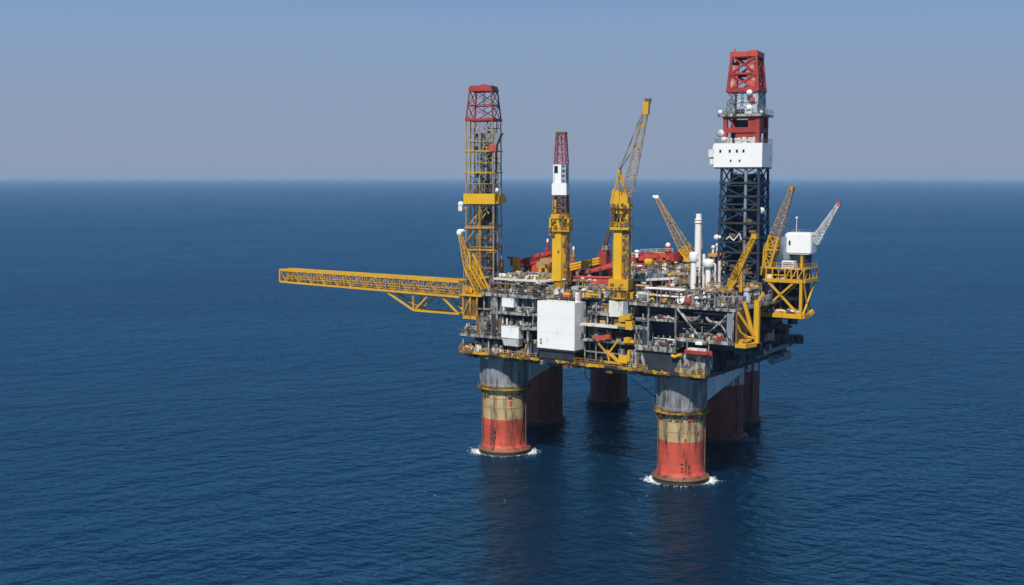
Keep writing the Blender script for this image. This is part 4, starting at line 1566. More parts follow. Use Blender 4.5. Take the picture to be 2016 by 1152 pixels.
# ================================================================== SMALL CRANES
def slim_crane(label, foot, tip, w0, w1, n, tone, head=None, hooded=None, house=None, side=(0, 1, 0), rc=.12, knee=None):
    t = thing('lattice_crane', label, 'crane', foot)
    d = tip - foot
    k0 = house if house else .12
    m_ = MB()
    kn = knee or foot + d * k0
    m_.lattice(kn, tip, w0, w0, w1, w1, n, rc, rc * .55, side=side)
    j = m_.build('jib', tone, t)
    m_ = MB()
    m_.lattice(foot, kn, w0 * .7, w0 * .7, w0 * 1.05, w0 * 1.05, 3, .28, .14, side=side, cross=True)
    m_.build('jib_foot', 'yellow' if tone != 'white_worn' else 'white_worn', t)
    m_ = MB()
    m_.cyl(foot.x, foot.y, foot.z - 3.4, foot.z - 1.2, w0 * .55, w0 * .5, 12)
    m_.cyl(foot.x, foot.y, foot.z - 1.19, foot.z - .2, w0 * .75, w0 * .7, 12)
    m_.build('pedestal', 'yellow_worn' if tone != 'white_worn' else 'white_worn', t)
    m_ = MB()
    if hooded:
        m_.ball(tip, .75, 12).ball(tip + Vector((-.9, 0, .2)), .5, 10)
    else:
        m_.box(tip, (w1 * 1.3, w1 * 1.3, w1 * 1.1))
    m_.build('tip_sheave', hooded or head, j)
    return t, j


f_, tp = PB(1357, 507, 40), PB(1293, 389, 40)
c1, j = slim_crane('slender yellow lattice crane leaning left, with white lamps at its tip', f_, tp, 2.6, .7, 14, 'tan', hooded='white', house=.16)
m_ = MB().tube(f_.lerp(tp, .97) + Vector((0, 0, -.2)), f_ + Vector((2.4, 0, 1.5)), .06, n=4).tube(f_.lerp(tp, .6), f_ + Vector((2.2, 0, 1.8)), .06, n=4)
m_.build('pendant_cable', 'grey', c1)
f_, tp = PB(1438, 566, 3), PB(1486, 465, 3)
c2, j = slim_crane('yellow lattice crane leaning right in front of the dark navy derrick', f_, tp, 1.8, 1.1, 11, 'yellow_worn', head='yellow_worn', house=.14)
m_ = MB().beam(PB(1459, 575, 3), PB(1459, 510, 3), .9).beam(PB(1459, 530, 3), PB(1480, 478, 3), .7)
m_.build('king_post', 'yellow_worn', c2)
f_, tp, kn = PB(1513, 524, 22), PB(1559, 371, 22), PB(1527, 466, 22)
c3, j = slim_crane('yellow crane with a caged lower jib leaning right, next to the white crane cab', f_, tp, 2.6, 1.0, 13, 'tan', head='orange', rc=.11, knee=kn)
mm3 = f_.lerp(kn, .56)
m_ = MB()
for s_ in (-1.3, 1.3):
    m_.path([f_ + Vector((-1.1, s_, 0)), mm3 + Vector((-1.9, s_, 0)), kn + Vector((-1.2, s_, 0))], .26, 6)
    m_.path([f_ + Vector((1.1, s_, 0)), mm3 + Vector((1.0, s_, 0)), kn + Vector((1.2, s_, 0))], .26, 6)
m_.box(mm3, (3.6, 2.8, .4))
m_.build('jib_cage', 'yellow', c3)
m_ = MB().cyl(f_.x, f_.y, f_.z - 2.4, f_.z - .1, 2.2, 2.0, 14)
m_.build('slew_ring', 'yellow', c3)
MB().tube(f_ + Vector((4.4, 1, 2)), f_ + Vector((4.4, 1, 8)), 1.6, n=14).build('winch_house', 'steel', c3)

# white cab crane
b_ = 22
k0, k1 = PB(1546, 497, b_), PB(1592, 462, b_)
wc = thing('cab_crane', 'white rounded cab crane with a white lattice jib on the yellow side platform', 'crane', ((k0.x + k1.x) / 2, b_ + 3, 52.4), R(5))
o_ = Vector(FRAME[wc.name][0])
zb, zt = k0.z - 52.4, k1.z - 52.4
m_ = MB()
pl = rounded([(-3.6, -3.2), (3.6, -3.2), (3.6, 3.2), (-3.6, 3.2)], .8, 4)
m_.prism(pl, zb, zt)
m_.prism([(x * .9, y * .9) for x, y, *_ in pl], zt + .01, zt + .35)
m_.prism([(x * .93, y * .93) for x, y, *_ in pl], zb - .4, zb - .01)
m_.build('cab', 'white', wc, True)
MB().bb(-2.4, -1.9, -3.26, -3.203, zb + 2.0, zb + 3.2).each('window', 'glass', wc, True)
MB().cyl(0, 0, .1, zb - .41, 2.7, 3.0, 20).build('pedestal', 'dark', wc, True)
m_ = MB()
jp, jt = Vector((3.7, 0, zb + 2.8)), PB(1651, 402, b_ + 3)
dx = jt - o_
c_, s_ = math.cos(-R(5)), math.sin(-R(5))
jt = Vector((dx.x * c_ - dx.y * s_, dx.x * s_ + dx.y * c_, dx.z))
m_.lattice(jp, jt, 2.2, 2.4, .7, .7, 12, .12, .07, side=(0, 1, 0), cross=True)
jb = m_.build('jib', 'white_worn', wc, True)
MB().box(jt, (.9, .9, 1.0)).build('tip_sheave', 'red_bright', jb, True)
m_ = MB().tube((-1.6, 1, zt + .35), (-1.6, 1, zt + 4.2), .09, n=5).ball((-1.6, 1, zt + 4.2), .35, 8)
m_.build('aerial', 'white_worn', wc, True)
MB().rail([(-3, -2.6, zt + .35), (3, -2.6, zt + .35), (3, 2.6, zt + .35)], .9, 1.5, .04).build('roof_railing', 'grey', wc, True)

# ================================================================== YELLOW SIDE PLATFORM
b_ = 17.0
ul, ur = PB(1507, 549, b_), PB(1580, 556, b_)
ll, lr = PB(1492, 614, b_), PB(1578, 627, b_)
zU, zL = (ul.z + ur.z) / 2, (ll.z + lr.z) / 2
aL, aR = ll.x, lr.x + .2
sp = thing('side_platform', 'yellow cross braced platform hung on the right side under the white cab crane', 'platform', (aL, b_, zL))
bk = b_ + 9.0
bl = b_ + 4.6
m_ = MB()
m_.bb(aL, aR, b_ - .4, b_ + .4, zL - .6, zL + .5)
m_.bb(aR - .4, aR + .4, b_ + .41, bl, zL - .6, zL + .5)
m_.beam((aR, bl, zL), (aR + .6, bl + 1.6, zL + .9), .8, 1.0)
m_.bb(ul.x, aR, b_ - .4, b_ + .4, zU - .5, zU + .4)
m_.bb(aR - .4, aR + .4, b_ + .41, bk + 1, zU - .5, zU + .4)
m_.each('edge_beam', 'yellow', sp)
m_ = MB()
m_.bb(aL, aR - .41, b_ + .41, bl + 1, zL - .25, zL + .1)
m_.bb(ul.x - 1, aR - .41, b_ + .41, bk + 3, zU - .2, zU + .1)
m_.build('floor', 'orange', sp)
m_ = MB()
m_.beam((aR - .5, b_, zL + .5), (aR - .5, b_, zU - .5), .7)
m_.each('post', 'yellow', sp)
m_ = MB()
m_.beam((ul.x + .8, b_, zU - .5), (aR - 1.0, b_, zL + .4), .5)
m_.beam((aR - 2.6, b_, zU - .5), (aL + .6, b_, zL + .4), .5)
m_.beam((aR, b_ + .5, zL + .4), (aR, bk, zU - .4), .4)
m_.beam((aR, b_ + 4.4, zL + .4), (aR, b_ + .5, zU - .4), .35)
m_.beam((aL + 1, b_ + 4.4, zL + .3), (aR - 3, b_ + 6, zU - .4), .35)
m_.beam((aL, b_ + .4, zL), (aL - 3, b_ + 1, zL + 6), .45)
m_.each('cross_brace', 'yellow', sp)
# upper enclosed bay and rails
hU = 3.3
m_ = MB()
m_.bb(ul.x - .5, aR, b_ + .4, b_ + .6, zU + hU - .35, zU + hU)
m_.bb(aR - .2, aR + .3, b_ + .4, bk + 1, zU + hU - .35, zU + hU)
for i in range(7):
    a = ul.x + (aR - ul.x) * i / 6
    m_.beam((a, b_ + .5, zU + .4), (a, b_ + .5, zU + hU), .28)
for i in range(4):
    m_.beam((aR, b_ + 2 + i * 2.6, zU + .4), (aR, b_ + 2 + i * 2.6, zU + hU), .22)
for i in range(3):
    a = ul.x + (aR - ul.x) * (i + 3) / 6
    m_.beam((a, b_ + .5, zU + .4), (a + 1.6, b_ + .5, zU + hU), .25)
m_.beam((aR - .7, b_ + .6, zU + hU), (aR - .7, b_ + .6, zU + hU + 3.4), .6)
m_.each('rail_frame', 'yellow_worn', sp)
m_ = MB()
m_.bb(ul.x - 2, aR - .3, b_ + .8, bk + 2, zU + hU - .3, zU + hU - .1)
m_.build('upper_floor', 'deck', sp)
MB().rail([(ul.x - 1, b_ + .6, zU + hU), (aR, b_ + .6, zU + hU), (aR, bk + 1, zU + hU)], 1.2, 1.8, .07).build('railing', 'yellow_worn', sp)
rr = random.Random(17)
tones = (sp, ('pipe', 'dark', 'white_worn', 'yellow_worn'))
crowd(tones, ul.x, aR - 1, b_ + 1.2, b_ + 6, zU + .1, 2.6, 40, rr)
crowd(tones, aL + 1, aR - 1.6, b_ + 1, bl, zL + .1, 1.8, 34, rr)
crowd((sp, ('dark', 'navy', 'steel')), aL + 2, aR - 2.5, b_ + 6, b_ + 9, zL + 1, 7, 40, rr)
MB().bb(ul.x - 1, aR - 2.5, b_ + 9, b_ + 12, zL + .12, zU - .3).build('rear_casing', 'dark', sp)
p, q = PB(1537, 514, b_ - .0), PB(1560, 528, b_)
t = thing('white_louvre_box', 'white louvred box on the side platform in front of the white cab crane', 'equipment box', (p.x, b_ + 1, q.z))
m_ = MB().bb(p.x, q.x, b_ + .8, b_ + 3, q.z - .4, p.z)
m_.build('casing', 'white', t)
m_ = MB()
for k in range(3):
    m_.bb(p.x + .3, q.x - .3, b_ + .72, b_ + .797, q.z + .2 + .55 * k, q.z + .35 + .55 * k)
m_.build('louvre', 'grey', t)

# yellow braced corner frame beside the right module
cf = thing('corner_frame', 'bright yellow braced corner frame bolted to the right end of the dark module', 'frame', (76, -9, 38))
a1 = 79.2
p_bl, p_bm, p_br, p_tr = Vector((75.9, -9, 38.6)), Vector((78.6, -9, 38.3)), Vector((a1, -3.6, 39.2)), Vector((a1, -3.6, 49.4))
m_ = MB()
m_.beam(p_br + Vector((0, 0, -.6)), p_tr, 1.3, 1.0)
m_.each('post', 'yellow', cf)
m_ = MB()
m_.prism([(75.8, -9), (78.6, -9), (a1 + .4, -4.4), (75.8, -4.0)], 37.9, 38.9)
m_.build('floor', 'yellow', cf)
m_ = MB()
m_.beam((76.0, -4.2, 49), (a1 - .6, -3.9, 40.0), .8)
m_.beam((76.2, -8.6, 46.5), (a1 - .4, -4.2, 40.3), .7)
m_.path([(76.0, -8.7, 44), (76.6, -7.6, 41.6), (77.6, -6, 40.4), (a1 - .3, -4.4, 39.9)], .3, 6)
m_.beam((76, -4.2, 40.2), (a1, -3.8, 39.8), .5)
m_.beam((a1, -3.6, 49.0), (a1 + 1.2, -2.6, 51.4), .45)
m_.each('brace', 'yellow', cf)
MB().bb(75.8, 76.3, -8.9, -2.4, 38.91, 46.5).build('rear_panel', 'brown', cf)
m_ = MB()
rr = random.Random(4)
for k in range(16):
    m_.box((rr.uniform(76.6, 78.4), rr.uniform(-8, -4.6), 39 + rr.random() * .8), (rr.uniform(.3, 1.2), rr.uniform(.3, 1), rr.uniform(.2, .8)))
m_.build('gear', 'yellow_worn', cf)

# dark equipment along the platform's right flank
fl_ = thing('flank_machinery', 'black tangled machinery sticking out low on the right flank above the sea', 'machinery', (69, 10, 30))
rr = random.Random(23)
m1, m2 = MB(), MB()
for k in range(120):
    a = rr.uniform(68.3, 75 - 3 * abs(rr.random()))
    b = rr.uniform(2, 40)
    z = rr.uniform(30.5, 45) if a < 72 else rr.uniform(33, 41)
    rr.choice((m1, m1, m2)).box((a, b, z), (rr.uniform(.8, 3.5), rr.uniform(.8, 3.5), rr.uniform(.5, 2.5)), rr.choice((0, .4, .8)))
for k in range(40):
    a, b, z = rr.uniform(68.3, 74), rr.uniform(2, 40), rr.uniform(30.5, 44)
    m2.tube((a, b, z), (a + rr.uniform(-1, 2), b + rr.uniform(-4, 4), z + rr.uniform(-2, 2)), .25, n=6)
m1.bb(64.2, 69.5, 2, 36, 30.05, 46.3)
m1.build('casing', 'dark', fl_)
m2.each('pipework', 'navy', fl_)
m_ = MB()
m_.tube((69.6, 6, 31.4), (72, 36, 33), .7, n=10)
m_.tube((69.8, 30, 29.2), (69.8, 42, 29.2), 1.3, n=12)
m_.beam((68.4, -3, 36.5), (72.5, 38, 41.5), .35)
m_.build('cable_tray', 'steel', fl_)

# ================================================================== RED AND YELLOW DECK STRUCTURES
def girder(name, label, cat, p, q, wd, ht, tone, group=None):
    t = thing(name, label, cat, p, group=group)
    d = (q - p)
    m_ = MB().beam(p, q, wd, ht)
    m_.build('web', tone, t)
    m_ = MB()
    u = Vector((0, 0, ht / 2 + .13))
    m_.beam(p + u, q + u, wd + .5, .25)
    m_.beam(p - u, q - u, wd + .5, .25)
    m_.build('flange', tone, t)
    m_ = MB()
    k = max(2, int(d.length / 2.6))
    s_ = d.normalized().cross(Vector((0, 0, 1))).normalized() * (wd / 2 + .08)
    for i in range(k + 1):
        c = p.lerp(q, i / k)
        for g in (-1, 1):
            m_.box(c + s_ * g, (.22, .16, ht - .05), math.atan2(d.y, d.x))
    m_.build('stiffener', tone, t)
    return t


girder('red_girder', 'bright red box girder lying between the slim mast and the yellow crane column', 'girder', PB(1114, 554, 6), PB(1206, 557, 6), 2.6, 2.7, 'red_bright')
m_ = thing('red_pipe_bundle', 'dark red pipe bundle above the bright red girder, left of the yellow crane column', 'pipes', PB(1140, 537, 14))
x = MB()
for k in range(4):
    x.tube(PB(1142 + 4 * k, 541 - 2 * k, 14 + k), PB(1207, 526 - 2 * k, 14 + k), .5, n=8)
x.build('pipe', 'red', m_)
x = MB()
for k in range(3):
    x.bb(*(lambda p: (p.x - .3, p.x + .3, 13.5, 18, 47.05, p.z))(PB(1150 + 20 * k, 535 - 4 * k, 16)))
x.each('saddle', 'dark', m_)
t = thing('yellow_pipe_bundle', 'stack of pale yellow drill pipes behind the slim mast', 'pipes', PB(1130, 526, 26))
x = MB()
for k in range(3):
    for j in range(3):
        x.tube(PB(1122, 532 - 5 * k, 24 + 1.2 * j), PB(1181, 517 - 5 * k + 2, 24 + 1.2 * j), .46, n=8)
x.build('pipe', 'yellow_worn', t)
x = MB()
for px in (1128, 1150, 1172):
    p = PB(px, 535, 26)
    x.bb(p.x - .25, p.x + .25, 23.2, 27.2, 47.05, p.z + .6)
x.build('rack', 'red', t)
t = thing('red_jib', 'thin brown jib on a red wedge foot leaning right behind the yellow crane column', 'crane', PB(1182, 514, 30))
x = MB()
f0 = PB(1183, 513, 30)
x.add([(f0.x - 2.2, 29, f0.z - 1), (f0.x + 2.4, 29, f0.z - 1), (f0.x + 2.2, 29.3, f0.z + 3.6), (f0.x + .9, 29.3, f0.z + 4.2), (f0.x - 2.2, 32, f0.z - 1), (f0.x + 2.4, 32, f0.z - 1), (f0.x + 2.2, 31.6, f0.z + 3.6), (f0.x + .9, 31.6, f0.z + 4.2)],
      [[0, 1, 2, 3], [7, 6, 5, 4], [0, 4, 5, 1], [1, 5, 6, 2], [2, 6, 7, 3], [3, 7, 4, 0]])
x.bb(f0.x - 3, f0.x + 3, 28.5, 32.5, 47.05, f0.z - 1.01)
x.build('foot', 'red', t)
x = MB().lattice(PB(1189, 488, 30), PB(1211, 424, 30), .9, .9, .6, .6, 8, .12, .07, side=(0, 1, 0))
x.build('jib', 'brown', t)
MB().bb(f0.x + 1.0, f0.x + 2.7, 29.1, 31.8, f0.z + 3.3, f0.z + 4.6).build('motor', 'grey', t)

p, q = PB(1018, 522, 26), PB(1090, 503, 34)
t = girder('red_ramp', 'sloping red truss ramp with tan gear beneath, between the left derrick and the slim mast', 'ramp', p, q, 2.4, 1.3, 'red')
x = MB()
for k in range(30):
    c = p.lerp(q, rnd.random())
    x.box(c + Vector((rnd.uniform(-.5, .5), rnd.uniform(-1, 1), .9 + rnd.random() * .4)), (rnd.uniform(.4, 1.6), rnd.uniform(.4, 1.4), rnd.uniform(.3, .9)))
x.build('fittings', 'red_bright', t)
x = MB()
for k in range(9):
    c = p.lerp(q, .25 + .75 * k / 8)
    x.bb(c.x - .3, c.x + .3, c.y - .9, c.y + .9, 47.05, c.z - .9)
x.each('leg', 'brown', t)
c = PB(1057, 529, 24)
x = MB().tube((c.x, 23, c.z), (c.x, 26, c.z), 1.35, n=16)
x.each('drum', 'red_bright', t)
t = thing('tan_winch', 'tan winch unit under the sloping red ramp, left of the slim mast', 'winch', PB(1071, 528, 22))
c = PB(1072, 526, 22)
x = MB().bb(c.x - 2.3, c.x + 2.6, 21, 24, c.z - .2, c.z + 1.6).bb(c.x - 1.2, c.x + 3.5, 21.4, 23.6, c.z + 1.61, c.z + 2.7)
x.build('housing', 'tan', t)
x = MB().bb(c.x - 1.4, c.x - .4, 20.7, 21.8, c.z - 3, c.z - .21).bb(c.x + .8, c.x + 1.6, 21, 22, c.z - 3, c.z - .21)
x.each('leg', 'yellow', t)
x = MB()
for k in range(3):
    x.tube((c.x + 1.4 + k * 1.2, 20.6, c.z + .6), (c.x + 1.4 + k * 1.2, 20.99, c.z + .6), .5, n=10)
x.each('drum', 'brown', t)
for px, py, lab, hw, top in ((1017, 524, 'yellow winch tower with an overhanging arm at the low end of the red ramp', 1.0, 506), (987, 530, 'slim yellow post against the right foot of the left derrick', .45, 511)):
    p = PB(px, py, 20)
    zt = PB(px, top, 20).z
    t = thing('yellow_post', lab, 'post', (p.x, 20, 47))
    x = MB().bb(p.x - hw, p.x + hw, 19.3, 20.7, p.z - 1.5, zt)
    x.build('column', 'yellow', t)
    x = MB().bb(p.x - hw * 1.5, p.x + hw * 1.5, 18.9, 21.1, 47.02, p.z - 1.51)
    if hw > .8:
        x.bb(p.x - 3.1, p.x - hw - .01, 19.4, 20.6, zt - .6, zt)
        x.bb(p.x - 2.2, p.x - 1.5, 19.6, 20.4, p.z, zt - .61)
    x.build('arm' if hw > .8 else 'base', 'brown', t)
for px, py, ptop, tone, lab, rad in ((1078, 505, 472, 'red', 'red beacon post with a white lamp rising behind the slim mast on its left', .42),
                                     (1129, 516, 487, 'tan', 'tan post with a white lamp cap close behind the slim mast', .4),
                                     (1315, 503, 480, 'red', 'red stubby white capped post at the far deck edge, beside the left leaning crane', .85)):
    b_ = 40
    p, q = PB(px, py, b_), PB(px, ptop, b_)
    t = thing('beacon_post', lab, 'post', (p.x, b_, p.z))
    x = MB().cyl(p.x, b_, p.z - 2, q.z - .8, rad * 1.15, rad, 12)
    x.cyl(p.x, b_, p.z + (q.z - p.z) * .35, p.z + (q.z - p.z) * .42, rad * 1.5, rad * 1.5, 12)
    x.build('shaft', tone, t)
    MB().lathe(p.x, b_, [(rad * .8, q.z - .79), (rad * .95, q.z - .3), (rad * .5, q.z + .3)], 12).build('lamp', 'white', t)
    if rad < .5:
        x = MB().add([(p.x - .8, b_ - .6, p.z - 3), (p.x + 1.3, b_ - .6, p.z - 3), (p.x + .3, b_ - .6, p.z + 1.8), (p.x - .8, b_ + .6, p.z - 3), (p.x + 1.3, b_ + .6, p.z - 3), (p.x + .3, b_ + .6, p.z + 1.8)],
                     [[0, 1, 2], [5, 4, 3], [0, 3, 4, 1], [1, 4, 5, 2], [2, 5, 3, 0]])
        x.tube((p.x - .7, b_, p.z), (p.x - .7, b_, q.z - 2.5), .22)
        x.build('bracket', 'red_bright', t)

# red deck housing to the right of the crane column
b_ = 34
t = thing('red_deckhouse', 'low red deck housing with sloping sides just right of the yellow crane column', 'deckhouse', PB(1280, 520, b_))
x = MB()
pp = [PB(px, py, b_) for px, py in ((1236, 509), (1252, 503), (1326, 498), (1326, 514), (1292, 522), (1258, 534), (1236, 530))]
k = len(pp)
x.add([(p.x, b_, p.z) for p in pp] + [(p.x, b_ + 7, p.z) for p in pp], [list(range(k)), list(range(2 * k - 1, k - 1, -1))] + [[i + k, (i + 1) % k + k, (i + 1) % k, i] for i in range(k)])
x.build('casing', 'red', t)
x = MB()
for px, py, sx_, sz_ in ((1244, 512, 2, 1.4), (1262, 509, 3, 1.2), (1275, 506, 2, 1.6), (1290, 505, 3, .9), (1306, 503, 2.4, 1.2), (1300, 511, 2.0, 1), (1317, 508, 1.5, 1.2), (1250, 524, 2.4, .8)):
    p = PB(px, py, b_)
    x.box((p.x, b_ - .3, p.z), (sx_, .58, sz_))
x.build('fittings', 'red_bright', t)
x = MB()
p, q = PB(1257, 498, b_), PB(1277, 503, b_)
x.bb(p.x, q.x, b_ + .5, b_ + 4, q.z, p.z).bb(p.x + 3, p.x + 9, b_ + 1, b_ + 5, q.z + .1, q.z + .5)
x.build('roof_box', 'red', t)
x = MB().rail([PB(1258, 498, b_) + Vector((0, .8, 0)), PB(1322, 496, b_) + Vector((0, .8, 0))], 1.0, 1.6, .07)
x.build('railing', 'white_worn', t)
p = PB(1254, 503, b_ - 1)
t = thing('white_bollard', 'small white capped vent standing on the red deck housing', 'vent', (p.x, b_ - 1, p.z))
MB().cyl(p.x, b_ - 1, p.z - .6, p.z + 1.0, .5, .5, 12).build('pipe', 'white', t)
MB().lathe(p.x, b_ - 1, [(.75, p.z + 1.01), (.75, p.z + 1.4), (.3, p.z + 1.7)], 12).build('cap', 'white', t)
p = PB(1278, 517, b_ - 4)
t = thing('yellow_winch', 'squat yellow winch drum in front of the red deck housing', 'winch', (p.x, b_ - 4, p.z - 1.4))
MB().tube((p.x - 1.0, b_ - 4, p.z), (p.x + 1.3, b_ - 4, p.z), 1.15, n=14).each('drum', 'yellow', t)
MB().bb(p.x - 1.7, p.x + 1.9, b_ - 5.2, b_ - 2.8, p.z - 3.2, p.z - 1.2).build('base', 'brown', t)

# tall white exhaust stack and two capped silos
b_ = 30
p, q = PB(1374, 500, b_), PB(1376, 421, b_)
t = thing('exhaust_stack', 'tall white exhaust stack, the highest of the white cylinders', 'stack', (p.x, b_, p.z))
x = MB().cyl(p.x, b_, p.z - 10, q.z - 1.8, 1.02, .95, 20)
x.build('pipe', 'white', t)
x = MB()
x.cyl(p.x, b_, q.z - 1.79, q.z - 1.5, 1.15, 1.15, 20).cyl(p.x + .1, b_, q.z - 1.49, q.z, .85, .8, 20).cyl(p.x, b_, q.z - 2.6, q.z - 2.3, 1.2, 1.2, 20)
x.build('cap', 'white', t)
x = MB()
for k in range(20):
    x.tube((p.x + 1.25, b_ - .25, p.z + .5 * k), (p.x + 1.25, b_ + .25, p.z + .5 * k), .04, n=4)
x.tube((p.x + 1.25, b_ - .25, p.z - 2), (p.x + 1.25, b_ - .25, q.z - 2), .06, n=4).tube((p.x + 1.25, b_ + .25, p.z - 2), (p.x + 1.25, b_ + .25, q.z - 2), .06, n=4)
x.build('ladder', 'grey', t)
MB().ball((p.x - .1, b_ - 1.6, p.z - .6), .6, 10).build('red_lamp', 'red_bright', t)
for px, y0, y1, r0, r1, lab in ((1365, 556, 497, .78, 1.25, 'white silo with a wide capped head, left before the tall white stack'),
                                (1394, 558, 511, .72, 1.5, 'white silo with a flat wide cap right of the tall white stack')):
    b_ = 11
    p, q = PB(px, y0, b_), PB(px, y1, b_)
    t = thing('white_silo', lab, 'silo', (p.x, b_, p.z))
    hh = q.z - p.z
    MB().cyl(p.x, b_, 47.2, p.z + hh * .66, r0, r0, 18).build('body', 'white', t)
    x = MB().lathe(p.x, b_, [(r0, p.z + hh * .66 + .01), (r1 * .9, p.z + hh * .70), (r1, p.z + hh * .72), (r1, p.z + hh * .95), (r1 * .85, p.z + hh), (r1 * .3, p.z + hh * 1.02)], 18)
    x.build('cap', 'white', t)
    x = MB().tube((p.x + r1 + .4, b_ + .3, 47.2), (p.x + r1 + .4, b_ + .3, p.z + hh * .8), .28, n=8).tube((p.x + r1 + .4, b_ + .3, p.z + hh * .8), (p.x, b_ + .3, p.z + hh * .86), .28, n=8)
    x.tube((p.x + r1 + 1.3, b_ + 1, 47.2), (p.x + r1 + 1.3, b_ + 1, p.z + hh * .95), .4, n=8)
    x.build('pipe', 'white_worn', t)
p = PB(1411, 503, 26)
t = thing('yellow_walkway', 'short yellow walkway with white vent domes just left of the dark derrick', 'walkway', (p.x, 26, p.z))
MB().bb(p.x - 2.2, p.x + 1.8, 25, 28, p.z - .3, p.z + .5).build('floor', 'yellow_worn', t)
x = MB()
for dx in (-1.9, -.4, 1.2):
    x.tube((p.x + dx, 26.5, 47.1), (p.x + dx, 26.5, p.z - .31), .3)
x.each('post', 'grey', t)
x = MB()
for dx, h_ in ((-1.4, 2.0), (-.1, 2.6)):
    MB().cyl(p.x + dx, 26.6, p.z + .51, p.z + h_, .35, .35, 10).ball((p.x + dx, 26.6, p.z + h_ + .2), .6, 10).build('vent_dome', 'white_worn', t)
MB().ball((p.x + .9, 24.8, p.z), .55, 10).build('red_valve', 'red_bright', t)

# ================================================================== DECK EQUIPMENT: one of each kind, then copies
def proto(name, label, cat, group, builder):
    t = thing(name, label, cat, (0, 0, 0), group=group)
    builder(t)
    return t


def bld_container(t):
    MB().bb(-2.4, 2.4, -1.2, 1.2, .25, 2.7).build('casing', 'white_worn', t, True)['tone'] = 1
    x = MB()
    for k in range(9):
        x.bb(-2.3 + k * .56, -2.12 + k * .56, -1.27, -1.203, .35, 2.6)
        x.bb(-2.3 + k * .56, -2.12 + k * .56, 1.203, 1.27, .35, 2.6)
    x.build('ribs', 'white_worn', t, True)['tone'] = 1
    MB().bb(2.403, 2.46, -1.0, -.05, .4, 2.5).bb(2.403, 2.46, .05, 1.0, .4, 2.5).each('door', 'grey', t, True)
    MB().bb(-2.4, 2.4, -1.15, 1.15, 0, .245).build('skid', 'dark', t, True)


def bld_tank(t):
    x = MB()
    k = [(.1, -2.6), (.75, -2.35), (1.0, -1.9), (1.0, 1.9), (.75, 2.35), (.1, 2.6)]
    n = 16
    vs = [(z, r * math.cos(2 * PI * i / n), 1.5 + r * math.sin(2 * PI * i / n)) for r, z in k for i in range(n)]
    fs = [[j * n + i, j * n + (i + 1) % n, (j + 1) * n + (i + 1) % n, (j + 1) * n + i] for j in range(5) for i in range(n)]
    x.add(vs, fs, True)
    x.build('shell', 'white_worn', t, True)['tone'] = 1
    MB().bb(-1.6, -1.2, -.9, .9, 0, .9).bb(1.2, 1.6, -.9, .9, 0, .9).each('saddle', 'dark', t, True)
    MB().cyl(0, 0, 2.45, 2.95, .35, n=10).cyl(1.2, 0, 2.45, 2.8, .2, n=8).each('hatch', 'grey', t, True)


def bld_vessel(t):
    MB().lathe(0, 0, [(.95, .5), (.95, 3.6), (.7, 4.1), (.2, 4.3)], 16).build('shell', 'white_worn', t, True)['tone'] = 1
    MB().cyl(0, 0, 0, .49, 1.15, n=12).build('plinth', 'dark', t, True)
    MB().tube((0, 0, 4.3), (0, 0, 5), .14).tube((0, 0, 5), (1.4, 0, 5), .14).tube((1.4, 0, 5), (1.4, 0, 0), .14).build('pipe', 'pipe', t, True)
    MB().rail([(1, -1, 3.6), (1, 1, 3.6), (-1, 1, 3.6), (-1, -1, 3.6), (1, -1, 3.6)], 1, 1, .05).bb(-1.1, 1.1, -1.1, 1.1, 3.5, 3.58).build('gallery', 'yellow_worn', t, True)


def bld_pump(t):
    MB().bb(-1.8, 1.8, -.9, .9, 0, .35).build('base', 'dark', t, True)
    MB().tube((-1.4, 0, 1.0), (.2, 0, 1.0), .6, n=12).build('motor', 'grey', t, True)['tone'] = 1
    MB().bb(.5, 1.6, -.6, .6, .36, 1.7).tube((.2, 0, 1.0), (.5, 0, 1.0), .2).build('pump_casing', 'steel', t, True)
    MB().path([(1.1, 0, 1.7), (1.1, 0, 2.6), (1.1, 1.6, 2.6), (1.1, 1.6, 0)], .18, 8).build('pipe', 'pipe', t, True)


def bld_rack(t):
    x = MB()
    for a in (-2.6, 0, 2.6):
        for b in (-1.1, 1.1):
            x.beam((a, b, 0), (a, b, 3.4), .25)
        for z in (1.5, 3.2):
            x.beam((a, -1.1, z), (a, 1.1, z), .22)
    x.build('frame', 'grey', t, True)
    x = MB()
    for z in (1.8, 3.55):
        for k in range(5):
            r = (.16, .28, .2, .12, .22)[k]
            x.tube((-3.6, -.9 + k * .45, z + r), (3.6, -.9 + k * .45, z + r), r, n=8)
    x.build('pipes', 'pipe', t, True)['tone'] = 1


def bld_genset(t):
    MB().bb(-1.7, 1.7, -1.1, 1.1, .2, 2.5).build('housing', 'grey', t, True)['tone'] = 1
    x = MB()
    for k in range(6):
        x.bb(-1.3, 1.3, -1.16, -1.103, .6 + k * .28, .72 + k * .28)
    x.build('louvre', 'dark', t, True)
    MB().tube((1.0, .4, 2.5), (1.0, .4, 4.0), .22, n=8).tube((1.0, .4, 4.0), (1.4, .4, 4.5), .22, n=8).build('exhaust', 'pipe', t, True)
    MB().bb(-1.7, 1.7, -1.0, 1.0, 0, .195).build('skid', 'dark', t, True)


def bld_manifold(t):
    x = MB().tube((-1.3, 0, .9), (1.3, 0, .9), .3, n=10)
    for a in (-.9, 0, .9):
        x.tube((a, 0, 0), (a, 0, 1.6), .18, n=8)
    x.build('pipes', 'red_bright', t, True)['tone'] = 1
    x = MB()
    for a in (-.9, 0, .9):
        x.tube((a, 0, 1.6), (a, 0, 1.72), .42, n=10)
    for o in x.each('handwheel', 'red_bright', t, True):
        o['tone'] = 1
    MB().bb(-1.5, 1.5, -.5, .5, 0, .12).build('base', 'dark', t, True)


